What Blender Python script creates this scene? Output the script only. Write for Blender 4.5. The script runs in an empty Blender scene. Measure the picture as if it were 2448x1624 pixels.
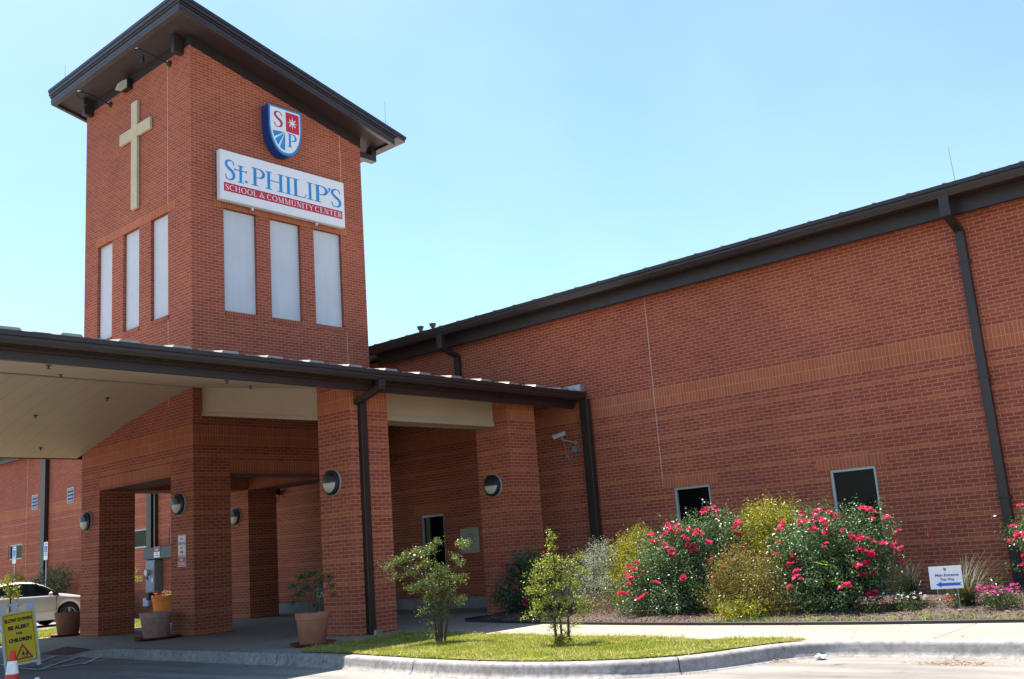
import bpy, math, random
import numpy as np
from mathutils import Vector, Matrix

rnd = random.Random(7)
rng = np.random.default_rng(11)
SC = bpy.context.scene
COL = SC.collection
C = 0.0677          # one brick course
R = math.radians

# ------------------------------------------------------------------ helpers
def tag(o, label=None, cat=None, group=None, kind=None):
    if label: o['label'] = label
    if cat: o['category'] = cat
    if group: o['group'] = group
    if kind: o['kind'] = kind
    return o

def thing(name, label, cat, loc=(0, 0, 0), rz=0.0, group=None):
    o = bpy.data.objects.new(name, None)
    COL.objects.link(o)
    o.empty_display_size = 0.1
    o.location = loc
    o.rotation_euler = (0, 0, rz)
    return tag(o, label, cat, group)

def attach(o, parent, world=True):
    """Parent o; with world=True its mesh was built in world coordinates."""
    o.parent = parent
    if world and parent.parent is None:
        o.location = -Vector(parent.location)
    return o

class MB:
    def __init__(s):
        s.v = []; s.f = []; s.m = []
    def add(s, vs, fs, m=0):
        b = len(s.v)
        s.v += [tuple(p) for p in vs]
        for f in fs:
            s.f.append([b + i for i in f]); s.m.append(m)
        return s
    def quad(s, a, b, c, d, m=0):
        return s.add([a, b, c, d], [(0, 1, 2, 3)], m)
    def poly(s, pts, m=0):
        return s.add(pts, [tuple(range(len(pts)))], m)
    def box(s, x0, x1, y0, y1, z0, z1, m=0, skip=''):
        v = [(x0, y0, z0), (x1, y0, z0), (x1, y1, z0), (x0, y1, z0), (x0, y0, z1), (x1, y0, z1), (x1, y1, z1), (x0, y1, z1)]
        F = {'b': (0, 3, 2, 1), 't': (4, 5, 6, 7), 'f': (0, 1, 5, 4), 'r': (1, 2, 6, 5), 'k': (2, 3, 7, 6), 'l': (3, 0, 4, 7)}
        return s.add(v, [F[k] for k in F if k not in skip], m)
    def beam(s, p0, p1, w, h, m=0, up=(0, 0, 1)):
        p0 = Vector(p0); p1 = Vector(p1); d = (p1 - p0).normalized(); u = Vector(up)
        r = d.cross(u)
        if r.length < 1e-4: r = d.cross(Vector((0, 1, 0)))
        r.normalize(); u = r.cross(d)
        vs = []
        for p in (p0, p1):
            for a, b in ((-1, -1), (1, -1), (1, 1), (-1, 1)):
                vs.append(p + r * a * w / 2 + u * b * h / 2)
        return s.add(vs, [(0, 3, 2, 1), (4, 5, 6, 7), (0, 1, 5, 4), (1, 2, 6, 5), (2, 3, 7, 6), (3, 0, 4, 7)], m)
    def tube(s, pts, r, n=6, m=0, caps=True):
        pts = [Vector(p) for p in pts]
        rs = r if isinstance(r, (list, tuple)) else [r] * len(pts)
        b = len(s.v); ref = Vector((0.31, 0.27, 0.91))
        for i, p in enumerate(pts):
            d = (pts[min(i + 1, len(pts) - 1)] - pts[max(i - 1, 0)]).normalized()
            a = d.cross(ref)
            if a.length < 1e-3: a = d.cross(Vector((1, 0, 0)))
            a.normalize(); c = d.cross(a)
            for k in range(n):
                t = 2 * math.pi * k / n
                s.v.append(tuple(p + a * math.cos(t) * rs[i] + c * math.sin(t) * rs[i]))
        for i in range(len(pts) - 1):
            for k in range(n):
                s.f.append([b + i * n + k, b + i * n + (k + 1) % n, b + (i + 1) * n + (k + 1) % n, b + (i + 1) * n + k]); s.m.append(m)
        if caps:
            s.f.append([b + k for k in range(n)][::-1]); s.m.append(m)
            s.f.append([b + (len(pts) - 1) * n + k for k in range(n)]); s.m.append(m)
        return s
    def lathe(s, prof, n=32, c=(0, 0, 0), axis='Z', a0=0.0, a1=2 * math.pi, m=0):
        """prof: (radius, height) pairs."""
        b = len(s.v); full = abs(a1 - a0 - 2 * math.pi) < 1e-6
        cnt = n if full else n + 1
        for rr, h in prof:
            for k in range(cnt):
                t = a0 + (a1 - a0) * k / n
                x, y = rr * math.cos(t), rr * math.sin(t)
                p = (x, y, h) if axis == 'Z' else ((x, -h, y) if axis == 'Y' else (h, x, y))
                s.v.append((p[0] + c[0], p[1] + c[1], p[2] + c[2]))
        for i in range(len(prof) - 1):
            for k in range(n if full else n):
                k2 = (k + 1) % cnt if full else k + 1
                s.f.append([b + i * cnt + k, b + i * cnt + k2, b + (i + 1) * cnt + k2, b + (i + 1) * cnt + k]); s.m.append(m)
        return s
    def wall(s, axis, const, u0, u1, v0, v1, ops=(), sign=1, depth=0.1, m=0, mr=None, noreveal=''):
        """rectangular wall face with rectangular openings and their reveals."""
        us = sorted({u0, u1, *[o[0] for o in ops], *[o[1] for o in ops]})
        vs = sorted({v0, v1, *[o[2] for o in ops], *[o[3] for o in ops]})
        def P(u, v, c=const):
            return (c, u, v) if axis == 'X' else (u, c, v)
        flip = (axis == 'X') != (sign > 0)
        for i in range(len(us) - 1):
            for j in range(len(vs) - 1):
                a, b, c, d = us[i], us[i + 1], vs[j], vs[j + 1]
                if a < u0 - 1e-6 or b > u1 + 1e-6 or c < v0 - 1e-6 or d > v1 + 1e-6: continue
                if any(o[0] - 1e-6 <= a and b <= o[1] + 1e-6 and o[2] - 1e-6 <= c and d <= o[3] + 1e-6 for o in ops): continue
                q = [P(a, c), P(b, c), P(b, d), P(a, d)]
                s.poly(q[::-1] if flip else q, m)
        ci = const - sign * depth
        for o in ops:
            a, b, c, d = o[:4]
            for e in ([P(a, c), P(a, d), P(a, d, ci), P(a, c, ci)], [P(b, d), P(b, c), P(b, c, ci), P(b, d, ci)],
                      [P(a, d), P(b, d), P(b, d, ci), P(a, d, ci)], [P(b, c), P(a, c), P(a, c, ci), P(b, c, ci)]):
                s.poly(e, m if mr is None else mr)
        return s
    def build(s, name, mats, parent=None, smooth=False, world=True, bevel=0.0, shade_angle=None):
        me = bpy.data.meshes.new(name)
        me.from_pydata(s.v, [], s.f)
        mats = mats if isinstance(mats, (list, tuple)) else [mats]
        for mt in mats: me.materials.append(mt)
        if len(mats) > 1: me.polygons.foreach_set('material_index', s.m)
        uv = me.uv_layers.new(name='UVMap')
        co = me.vertices
        for p in me.polygons:
            n = p.normal
            for li in p.loop_indices:
                w = co[me.loops[li].vertex_index].co
                if abs(n.z) > 0.75: t = (w.x, w.y)
                elif abs(n.x) > abs(n.y): t = (w.y, w.z)
                else: t = (w.x, w.z)
                uv.data[li].uv = t
        if smooth:
            me.polygons.foreach_set('use_smooth', [True] * len(me.polygons))
            if hasattr(me, 'set_sharp_from_angle'): me.set_sharp_from_angle(angle=R(shade_angle or 40))
        me.update()
        o = bpy.data.objects.new(name, me)
        COL.objects.link(o)
        if bevel:
            b = o.modifiers.new('bevel', 'BEVEL'); b.width = bevel; b.segments = 2; b.limit_method = 'ANGLE'
        if parent is not None: attach(o, parent, world)
        return o

def raw_mesh(name, V, F4, mat, parent=None, world=True, loc=None):
    """numpy quads/tris -> object"""
    V = np.asarray(V, dtype=np.float32); F = np.asarray(F4, dtype=np.int32)
    me = bpy.data.meshes.new(name); k = F.shape[1]
    me.vertices.add(len(V)); me.vertices.foreach_set('co', V.ravel())
    me.loops.add(F.size); me.loops.foreach_set('vertex_index', F.ravel())
    me.polygons.add(len(F)); me.polygons.foreach_set('loop_start', np.arange(0, F.size, k, dtype=np.int32))
    me.update(calc_edges=True)
    me.materials.append(mat)
    o = bpy.data.objects.new(name, me); COL.objects.link(o)
    if parent is not None: attach(o, parent, world)
    return o

def cards(P, ln, wd, nrm_up=0.0, flat=0.0):
    """random diamond leaves: centre P, length ln, width wd arrays"""
    n = len(P)
    d = rng.normal(size=(n, 3)); d[:, 2] *= (1 - flat); d /= np.linalg.norm(d, axis=1)[:, None]
    g = rng.normal(size=(n, 3)); g[:, 2] += nrm_up; s = np.cross(d, g); s /= np.linalg.norm(s, axis=1)[:, None] + 1e-9
    nn = np.cross(s, d)
    V = np.zeros((n, 4, 3)); l = np.asarray(ln)[:, None]; w = np.asarray(wd)[:, None]
    V[:, 0] = P - d * l / 2; V[:, 1] = P + s * w / 2 + nn * w * 0.18 - d * l * 0.05; V[:, 2] = P + d * l / 2; V[:, 3] = P - s * w / 2 + nn * w * 0.18 - d * l * 0.05
    return V.reshape(-1, 3), np.arange(n * 4).reshape(n, 4)

def copy_tree(o, loc=None, rz=None, label=None, parent=None):
    c = o.copy(); COL.objects.link(c)
    if parent is not None: c.parent = parent
    for ch in [k for k in bpy.data.objects if k.parent == o]:
        copy_tree(ch, parent=c)
    if loc is not None: c.location = loc
    if rz is not None: c.rotation_euler = (0, 0, rz)
    if label: c['label'] = label
    return c

# ------------------------------------------------------------------ materials
class NT:
    def __init__(s, name):
        s.mat = bpy.data.materials.new(name); s.mat.use_nodes = True
        s.t = s.mat.node_tree; s.t.nodes.clear()
        s.out = s.t.nodes.new('ShaderNodeOutputMaterial')
    def n(s, typ, **kw):
        nd = s.t.nodes.new(typ)
        for k, v in kw.items():
            if k == 'inp':
                for a, b in v.items():
                    if isinstance(b, bpy.types.NodeSocket): s.t.links.new(b, nd.inputs[a])
                    else: nd.inputs[a].default_value = b
            else: setattr(nd, k, v)
        return nd
    def math(s, op, a, b=None, c=None, clamp=False):
        nd = s.t.nodes.new('ShaderNodeMath'); nd.operation = op; nd.use_clamp = clamp
        for i, q in enumerate((a, b, c)):
            if q is None: continue
            if isinstance(q, bpy.types.NodeSocket): s.t.links.new(q, nd.inputs[i])
            else: nd.inputs[i].default_value = q
        return nd.outputs[0]
    def mix(s, fac, a, b, blend='MIX'):
        nd = s.t.nodes.new('ShaderNodeMix'); nd.data_type = 'RGBA'; nd.blend_type = blend
        for i, q in ((0, fac), (6, a), (7, b)):
            if isinstance(q, bpy.types.NodeSocket): s.t.links.new(q, nd.inputs[i])
            else: nd.inputs[i].default_value = (*q, 1) if isinstance(q, tuple) and len(q) == 3 else q
        return nd.outputs[2]
    def noise(s, scale, detail=3, rough=0.55, vec=None, dim='3D'):
        nd = s.t.nodes.new('ShaderNodeTexNoise'); nd.noise_dimensions = dim
        nd.inputs['Scale'].default_value = scale; nd.inputs['Detail'].default_value = detail; nd.inputs['Roughness'].default_value = rough
        if vec is not None: s.t.links.new(vec, nd.inputs['Vector'])
        return nd.outputs[0]
    def pos(s): return s.n('ShaderNodeNewGeometry').outputs['Position']
    def ramp(s, fac, stops):
        nd = s.t.nodes.new('ShaderNodeValToRGB'); s.t.links.new(fac, nd.inputs[0])
        e = nd.color_ramp.elements
        while len(e) < len(stops): e.new(0.5)
        for el, (p, c) in zip(e, stops): el.position = p; el.color = (*c, 1)
        return nd.outputs[0]
    def remap(s, v, a, b, c, d):
        nd = s.t.nodes.new('ShaderNodeMapRange'); s.t.links.new(v, nd.inputs[0])
        for i, q in enumerate((a, b, c, d)): nd.inputs[i + 1].default_value = q
        return nd.outputs[0]
    def bsdf(s, col, rough=0.6, metal=0.0, spec=0.5, bump=None, bstr=0.3, bdist=0.01, transl=None, coat=0.0):
        p = s.t.nodes.new('ShaderNodeBsdfPrincipled')
        def setv(k, q):
            if isinstance(q, bpy.types.NodeSocket): s.t.links.new(q, p.inputs[k])
            else: p.inputs[k].default_value = (*q, 1) if isinstance(q, tuple) and len(q) == 3 else q
        setv('Base Color', col); setv('Roughness', rough); setv('Metallic', metal); setv('Specular IOR Level', spec); setv('Coat Weight', coat)
        if bump is not None:
            b = s.t.nodes.new('ShaderNodeBump'); b.inputs['Strength'].default_value = bstr; b.inputs['Distance'].default_value = bdist
            s.t.links.new(bump, b.inputs['Height']); s.t.links.new(b.outputs[0], p.inputs['Normal'])
        sh = p.outputs[0]
        if transl is not None:
            tr = s.t.nodes.new('ShaderNodeBsdfTranslucent')
            if isinstance(transl[0], bpy.types.NodeSocket): s.t.links.new(transl[0], tr.inputs[0])
            else: tr.inputs[0].default_value = (*transl[0], 1)
            mx = s.t.nodes.new('ShaderNodeMixShader'); mx.inputs[0].default_value = transl[1]
            s.t.links.new(sh, mx.inputs[1]); s.t.links.new(tr.outputs[0], mx.inputs[2]); sh = mx.outputs[0]
        s.t.links.new(sh, s.out.inputs[0])
        return s.mat

def simple(name, col, rough=0.6, metal=0.0, var=0.12, scale=6.0, spec=0.5, bump=0.0, coat=0.0):
    t = NT(name); nz = t.noise(scale, 4, 0.6, t.pos())
    lo = tuple(max(0, c * (1 - var)) for c in col); hi = tuple(min(1, c * (1 + var)) for c in col)
    fine = t.noise(scale * 14, 2, 0.5, t.pos())
    c = t.ramp(nz, [(0.3, lo), (0.7, hi)])
    rg = t.remap(fine, 0.3, 0.7, max(0.02, rough - 0.06), min(1, rough + 0.08))
    return t.bsdf(c, rg, metal, spec, bump=fine if bump else None, bstr=bump, bdist=0.004, coat=coat)

DARK_A, DARK_B = (0.440, 0.104, 0.057), (0.330, 0.070, 0.042)
ORNG_A, ORNG_B = (0.540, 0.150, 0.068), (0.460, 0.120, 0.055)
MORTAR = (0.555, 0.280, 0.162)

def brick_mat(name, mode):
    """mode: 'banded' running bond with orange courses and the double soldier band by height;
    'soldier' one standing orange course; 'rowlock' one standing red course."""
    t = NT(name)
    uv = t.n('ShaderNodeUVMap'); sep = t.n('ShaderNodeSeparateXYZ', inp={0: uv.outputs[0]})
    u, v = sep.outputs[0], sep.outputs[1]
    L = 0.2033; mw = 0.0105
    def cells(U, V, lu, lv, bond):
        vr = t.math('DIVIDE', V, lv); row = t.math('FLOOR', vr); fv = t.math('FRACT', vr)
        ur = t.math('DIVIDE', U, lu)
        if bond:
            ur = t.math('ADD', ur, t.math('MULTIPLY', t.math('FLOORED_MODULO', row, 2.0), 0.5))
        col = t.math('FLOOR', ur); fu = t.math('FRACT', ur)
        mor = t.math('MAXIMUM', t.math('LESS_THAN', fv, mw / lv), t.math('LESS_THAN', fu, mw / lu))
        return row, col, mor
    def rand(a, b, k):
        cv = t.n('ShaderNodeCombineXYZ', inp={0: a, 1: b, 2: float(k)})
        return t.n('ShaderNodeTexWhiteNoise', inp={'Vector': cv.outputs[0]}).outputs['Value']
    if mode == 'banded':
        row, col, mor = cells(u, v, L, C, True)
        stripe = t.math('MULTIPLY', t.math('LESS_THAN', t.math('ABSOLUTE', t.math('SUBTRACT', t.math('FLOORED_MODULO', row, 6.0), 2.0)), 0.5), t.math('LESS_THAN', row, 57.5))
        r1 = rand(row, col, 1)
        dark = t.mix(r1, DARK_A, DARK_B); org = t.mix(r1, ORNG_A, ORNG_B)
        c1 = t.mix(stripe, dark, org)
        row2, col2, mor2 = cells(u, v, C, 3 * C, False)
        r2 = rand(row2, col2, 2)
        org2 = t.mix(r2, ORNG_A, ORNG_B)
        sol = t.math('MULTIPLY', t.math('GREATER_THAN', v, 60 * C), t.math('LESS_THAN', v, 66 * C))
        c1 = t.mix(sol, c1, org2)
        mo = t.math('ADD', t.math('MULTIPLY', mor, t.math('SUBTRACT', 1.0, sol)), t.math('MULTIPLY', mor2, sol))
    else:
        row, col, mo = cells(u, v, C, 30.0, False)
        r1 = rand(row, col, 3)
        c1 = t.mix(r1, ORNG_A, ORNG_B) if mode == 'soldier' else t.mix(r1, DARK_A, DARK_B)
    ps = t.pos()
    big = t.noise(0.45, 4, 0.6, ps); fine = t.noise(90.0, 2, 0.6, ps); mid = t.noise(5.0, 3, 0.6, ps)
    c1 = t.mix(t.remap(fine, 0.3, 0.75, 0.0, 0.35), c1, t.mix(0.5, c1, (0.12, 0.03, 0.025)))
    mcol = t.mix(mid, tuple(q * 0.85 for q in MORTAR), tuple(q * 1.12 for q in MORTAR))
    cc = t.mix(mo, c1, mcol)
    cc = t.mix(1.0, cc, t.ramp(big, [(0.3, (0.84, 0.82, 0.84)), (0.7, (1.10, 1.10, 1.08))]), 'MULTIPLY')
    h = t.math('SUBTRACT', t.math('MULTIPLY', fine, 0.25), mo)
    return t.bsdf(cc, 0.86, 0, 0.3, bump=h, bstr=0.55, bdist=0.006)

M = {}
M['brick'] = brick_mat('red_brick_with_orange_courses', 'banded')
M['soldier'] = brick_mat('orange_soldier_brick', 'soldier')
M['rowlock'] = brick_mat('red_rowlock_brick', 'rowlock')
M['bronze'] = simple('dark_bronze_metal', (0.034, 0.022, 0.019), 0.38, 0.0, 0.18, 1.5, 0.5)
M['bronze2'] = simple('dark_bronze_soffit', (0.026, 0.017, 0.017), 0.55, 0.0, 0.15, 1.2, 0.4)
M['sealant'] = simple('pale_joint_sealant', (0.62, 0.47, 0.42), 0.8)
M['panel'] = simple('pale_grey_stucco', (0.66, 0.67, 0.71), 0.85, 0, 0.03, 3, 0.3, 0.25)
def stucco():
    t = NT('pale_grey_stucco'); ps = t.pos(); mp = t.n('ShaderNodeMapping', inp={0: ps}); mp.inputs['Scale'].default_value = (9, 9, .5)
    a = t.noise(1.0, 4, .65, mp.outputs[0]); b = t.noise(1.4, 4, .6, ps); f = t.noise(120, 2, .5, ps)
    c = t.mix(1.0, t.ramp(a, [(.3, (.64, .645, .68)), (.62, (.665, .675, .715))]), t.ramp(b, [(.3, (.93, .93, .92)), (.7, (1.02, 1.02, 1.02))]), 'MULTIPLY')
    return t.bsdf(c, .85, 0, .3, bump=f, bstr=.25, bdist=.004)
M['panel'] = stucco()
M['stone'] = simple('cast_stone', (0.60, 0.50, 0.33), 0.8, 0, 0.08, 3, 0.3, 0.2)
M['white'] = simple('white_sign_paint', (0.82, 0.81, 0.82), 0.45, 0, 0.02, 3)
M['blue'] = simple('bright_blue_vinyl', (0.012, 0.26, 0.62), 0.45, 0, 0.03)
M['navy'] = simple('royal_blue_enamel', (0.004, 0.05, 0.22), 0.4, 0, 0.05)
M['crimson'] = simple('crimson_vinyl', (0.55, 0.014, 0.045), 0.45, 0, 0.03)
M['signred'] = simple('sign_red', (0.55, 0.03, 0.03), 0.5, 0, 0.05)
M['black'] = simple('black_paint', (0.012, 0.012, 0.014), 0.4, 0, 0.1)
M['grey'] = simple('grey_enclosure_paint', (0.20, 0.225, 0.28), 0.5, 0, 0.05)
M['dgrey'] = simple('dark_grey_metal', (0.055, 0.06, 0.07), 0.5, 0, 0.08)
M['alu'] = simple('anodised_aluminium', (0.50, 0.50, 0.52), 0.4, 0.25, 0.04)
M['camgrey'] = simple('beige_grey_camera_housing', (0.30, 0.28, 0.27), 0.5, 0, 0.05)
M['galv'] = simple('galvanised_steel', (0.42, 0.42, 0.43), 0.45, 0.5, 0.1)
M['lens'] = simple('frosted_lamp_lens', (0.55, 0.50, 0.42), 0.35, 0, 0.05)
M['ceramic'] = simple('terracotta_pot', (0.46, 0.19, 0.12), 0.8, 0, 0.12, 8, 0.3, 0.15)
M['potgrey'] = simple('weathered_mauve_pot', (0.44, 0.255, 0.215), 0.85, 0, 0.15, 8, 0.3, 0.15)
M['potbrown'] = simple('brown_clay_pot', (0.30, 0.14, 0.085), 0.85, 0, 0.12, 8, 0.3, 0.15)
M['potorange'] = simple('orange_clay_pot', (0.55, 0.20, 0.07), 0.8, 0, 0.1, 8, 0.3, 0.1)
M['saucer'] = simple('maroon_saucer', (0.20, 0.032, 0.030), 0.6, 0, 0.12, 8)
M['soil'] = simple('potting_soil', (0.045, 0.032, 0.022), 0.95, 0, 0.3, 30, 0.2, 0.5)
M['yellow'] = simple('yellow_sign_sheet', (0.85, 0.56, 0.006), 0.5, 0, 0.04)
M['plastic'] = simple('white_plastic', (0.66, 0.68, 0.76), 0.5, 0, 0.04)
M['cone'] = simple('orange_cone_rubber', (0.50, 0.035, 0.016), 0.5, 0, 0.12)
M['refl'] = simple('reflective_white_collar', (0.75, 0.74, 0.73), 0.4, 0, 0.1, 20)
M['rubber'] = simple('tyre_rubber', (0.018, 0.018, 0.019), 0.75, 0, 0.2)
M['edging'] = simple('black_plastic_edging', (0.022, 0.020, 0.026), 0.45, 0, 0.2)
M['bark'] = simple('grey_brown_bark', (0.095, 0.065, 0.048), 0.9, 0, 0.35, 30, 0.2, 0.6)
M['twig'] = simple('dry_twig', (0.20, 0.13, 0.085), 0.9, 0, 0.3, 20, 0.2)
M['wpaint'] = simple('worn_white_road_paint', (0.66, 0.65, 0.63), 0.8, 0, 0.3, 14)
M['tactile'] = simple('dark_red_tactile_paver', (0.115, 0.033, 0.030), 0.85, 0, 0.2, 10)
M['bluesq'] = simple('parking_blue', (0.02, 0.12, 0.55), 0.5, 0, 0.03)
M['inkblue'] = simple('printed_blue_ink', (0.03, 0.11, 0.42), 0.5, 0, 0.05)
M['plaque'] = simple('grey_stone_plaque', (0.46, 0.40, 0.33), 0.6, 0, 0.05)
M['papers'] = simple('crumpled_white_paper', (0.75, 0.74, 0.72), 0.8, 0, 0.05)
M['straw'] = simple('dry_straw', (0.42, 0.27, 0.14), 0.9, 0, 0.3, 60)
M['bin'] = simple('black_bin_plastic', (0.02, 0.021, 0.026), 0.5, 0, 0.1)

def panel_mat(name, col, pitch, horiz):
    """metal soffit: flat panels with a fine joint every pitch metres"""
    t = NT(name); uv = t.n('ShaderNodeUVMap'); sep = t.n('ShaderNodeSeparateXYZ', inp={0: uv.outputs[0]})
    q = sep.outputs[1] if horiz else sep.outputs[0]
    d = t.math('DIVIDE', q, pitch); fr = t.math('FRACT', d); idx = t.math('FLOOR', d)
    ln = t.math('LESS_THAN', fr, 0.03)
    rv = t.n('ShaderNodeTexWhiteNoise', noise_dimensions='1D', inp={'W': idx}).outputs['Value']
    nz = t.noise(1.6, 4, 0.6, t.pos())
    c = t.mix(t.math('MULTIPLY_ADD', rv, 0.5, t.math('MULTIPLY', nz, 0.5)), tuple(x * 0.9 for x in col), tuple(x * 1.1 for x in col))
    c = t.mix(ln, c, tuple(x * 0.62 for x in col))
    return t.bsdf(c, 0.55, 0, 0.4, bump=ln, bstr=-0.3, bdist=0.004)
M['soffit'] = panel_mat('tan_soffit_panels', (0.64, 0.48, 0.345), 0.41, True)
M['tanbeam'] = simple('tan_painted_beam', (0.53, 0.39, 0.275), 0.65, 0, 0.05, 1.5)
M['tsoffit'] = panel_mat('bronze_soffit_panels', (0.036, 0.022, 0.019), 1.2, False)

def roof_mat():
    t = NT('galvalume_roof_sheet'); nz = t.noise(3.0, 4, 0.6, t.pos())
    return t.bsdf(t.ramp(nz, [(0.3, (0.36, 0.31, 0.265)), (0.7, (0.47, 0.415, 0.36))]), 0.42, 0.35, 0.5)
M['roof'] = roof_mat()

def concrete(name, a, b, sc, stain, bumpy=0.25, joints=None):
    t = NT(name); ps = t.pos()
    n1 = t.noise(sc, 6, 0.65, ps); n2 = t.noise(sc * 9, 4, 0.6, ps); n3 = t.noise(140, 2, 0.6, ps)
    c = t.ramp(n1, [(0.32, a), (0.68, b)])
    c = t.mix(1.0, c, t.ramp(n2, [(0.25, (stain,) * 3), (0.6, (1, 1, 1))]), 'MULTIPLY')
    c = t.mix(1.0, c, t.ramp(n3, [(0.3, (0.86,) * 3), (0.7, (1.08,) * 3)]), 'MULTIPLY')
    return t.bsdf(c, 0.88, 0, 0.3, bump=n3, bstr=bumpy, bdist=0.004)
M['walk'] = concrete('pale_walk_concrete', (0.31, 0.262, 0.205), (0.40, 0.34, 0.27), 0.7, 0.86)
def road_mat():
    t = NT('driveway_concrete'); ps = t.pos(); mp = t.n('ShaderNodeMapping', inp={0: ps}); mp.inputs['Scale'].default_value = (.25, 2.2, 1); mp.inputs['Rotation'].default_value = (0, 0, .12)
    n1 = t.noise(0.5, 6, 0.65, ps); n2 = t.noise(1.1, 5, 0.7, mp.outputs[0]); n3 = t.noise(130, 2, 0.6, ps); n4 = t.noise(2.6, 3, 0.5, ps)
    c = t.ramp(n1, [(0.32, (0.235, 0.212, 0.19)), (0.68, (0.315, 0.285, 0.258))])
    c = t.mix(1.0, c, t.ramp(n2, [(0.36, (0.66, 0.65, 0.65)), (0.58, (1, 1, 1))]), 'MULTIPLY')
    c = t.mix(1.0, c, t.ramp(n4, [(0.26, (0.62, 0.60, 0.58)), (0.36, (1, 1, 1))]), 'MULTIPLY')
    c = t.mix(1.0, c, t.ramp(n3, [(0.3, (0.84,) * 3), (0.7, (1.10,) * 3)]), 'MULTIPLY')
    return t.bsdf(c, 0.86, 0, 0.3, bump=n3, bstr=0.3, bdist=0.005)
M['road'] = road_mat()
M['kerb'] = concrete('kerb_concrete', (0.27, 0.245, 0.235), (0.42, 0.385, 0.36), 1.6, 0.5, 0.5)
M['plinth'] = concrete('plinth_concrete', (0.25, 0.22, 0.21), (0.33, 0.30, 0.28), 1.0, 0.8)

def ground_mat(name, cols, s1, s2, bstr):
    t = NT(name); ps = t.pos(); n1 = t.noise(s1, 5, 0.6, ps); n2 = t.noise(s2, 4, 0.7, ps)
    c = t.ramp(n1, [(0.3, cols[0]), (0.52, cols[1]), (0.72, cols[2])])
    c = t.mix(1.0, c, t.ramp(n2, [(0.3, (0.55,) * 3), (0.7, (1.25,) * 3)]), 'MULTIPLY')
    return t.bsdf(c, 0.95, 0, 0.2, bump=n2, bstr=bstr, bdist=0.03)
M['turf'] = ground_mat('turf_soil', ((0.12, 0.13, 0.030), (0.21, 0.19, 0.065), (0.36, 0.28, 0.15)), 1.2, 60, 0.5)
M['far'] = ground_mat('dry_grass_field', ((0.10, 0.10, 0.04), (0.14, 0.13, 0.06), (0.17, 0.14, 0.08)), 0.05, 3, 0.3)
M['mulch'] = ground_mat('brown_mulch', ((0.07, 0.05, 0.042), (0.13, 0.092, 0.075), (0.21, 0.155, 0.12)), 2.0, 45, 0.8)

def leaf_mat(name, stops, rough=0.4, tr=0.3, spec=0.5):
    t = NT(name); g = t.n('ShaderNodeNewGeometry'); ri = g.outputs['Random Per Island']
    n = t.noise(2.2, 3, 0.6, g.outputs['Position'])
    f = t.math('ADD', t.math('MULTIPLY', ri, 0.58), t.math('MULTIPLY', t.remap(n, .25, .75, 0, 1), 0.42))
    c = t.ramp(f, stops)
    tc = t.mix(1.0, c, (1.6, 1.75, 0.7), 'MULTIPLY')
    return t.bsdf(c, rough, 0, spec, transl=(tc, tr))
M['l_rose'] = leaf_mat('rose_leaf', [(0.2, (0.022, 0.055, 0.018)), (0.55, (0.062, 0.120, 0.042)), (0.85, (0.190, 0.260, 0.140))], 0.42, 0.24, 0.7)
M['l_yel'] = leaf_mat('golden_green_leaf', [(0.2, (0.12, 0.13, 0.012)), (0.55, (0.24, 0.225, 0.022)), (0.85, (0.38, 0.31, 0.045))], 0.4, 0.38)
M['l_red'] = leaf_mat('bronze_tinted_leaf', [(0.15, (0.15, 0.045, 0.022)), (0.4, (0.14, 0.115, 0.026)), (0.85, (0.30, 0.245, 0.06))], 0.45, 0.3)
M['l_silver'] = leaf_mat('silver_sage_leaf', [(0.2, (0.24, 0.255, 0.215)), (0.55, (0.38, 0.39, 0.34)), (0.85, (0.52, 0.52, 0.47))], 0.7, 0.15, 0.3)
M['l_myrtle'] = leaf_mat('myrtle_leaf', [(0.2, (0.048, 0.080, 0.018)), (0.5, (0.105, 0.15, 0.036)), (0.85, (0.26, 0.30, 0.10))], 0.34, 0.34, 0.7)
M['l_myrtle2'] = leaf_mat('young_myrtle_leaf', [(0.2, (0.12, 0.155, 0.018)), (0.55, (0.24, 0.27, 0.035)), (0.85, (0.37, 0.37, 0.07))], 0.38, 0.4, 0.6)
M['l_pot'] = leaf_mat('dark_pot_leaf', [(0.2, (0.035, 0.062, 0.018)), (0.8, (0.095, 0.135, 0.036))], 0.4, 0.22)
M['l_lime'] = leaf_mat('lime_leaf', [(0.2, (0.13, 0.25, 0.02)), (0.8, (0.22, 0.36, 0.04))], 0.45, 0.35)
M['l_dry'] = leaf_mat('dry_stem', [(0.2, (0.15, 0.10, 0.065)), (0.8, (0.29, 0.21, 0.14))], 0.8, 0.1, 0.2)
M['l_blade'] = leaf_mat('grass_blade', [(0.12, (0.13, 0.165, 0.025)), (0.36, (0.215, 0.26, 0.040)), (0.60, (0.36, 0.34, 0.10)), (0.80, (0.58, 0.46, 0.26))], 0.5, 0.35, 0.4)
M['l_orn'] = leaf_mat('ornamental_grass_blade', [(0.2, (0.035, 0.05, 0.018)), (0.6, (0.075, 0.085, 0.030)), (0.88, (0.19, 0.145, 0.085))], 0.55, 0.15)
M['l_spiky'] = leaf_mat('dark_strap_leaf', [(0.2, (0.018, 0.032, 0.020)), (0.8, (0.045, 0.065, 0.040))], 0.4, 0.15)
M['chips'] = leaf_mat('mulch_chip', [(0.15, (0.055, 0.035, 0.026)), (0.55, (0.14, 0.088, 0.060)), (0.85, (0.34, 0.25, 0.18))], 0.85, 0.02, 0.3)
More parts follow.
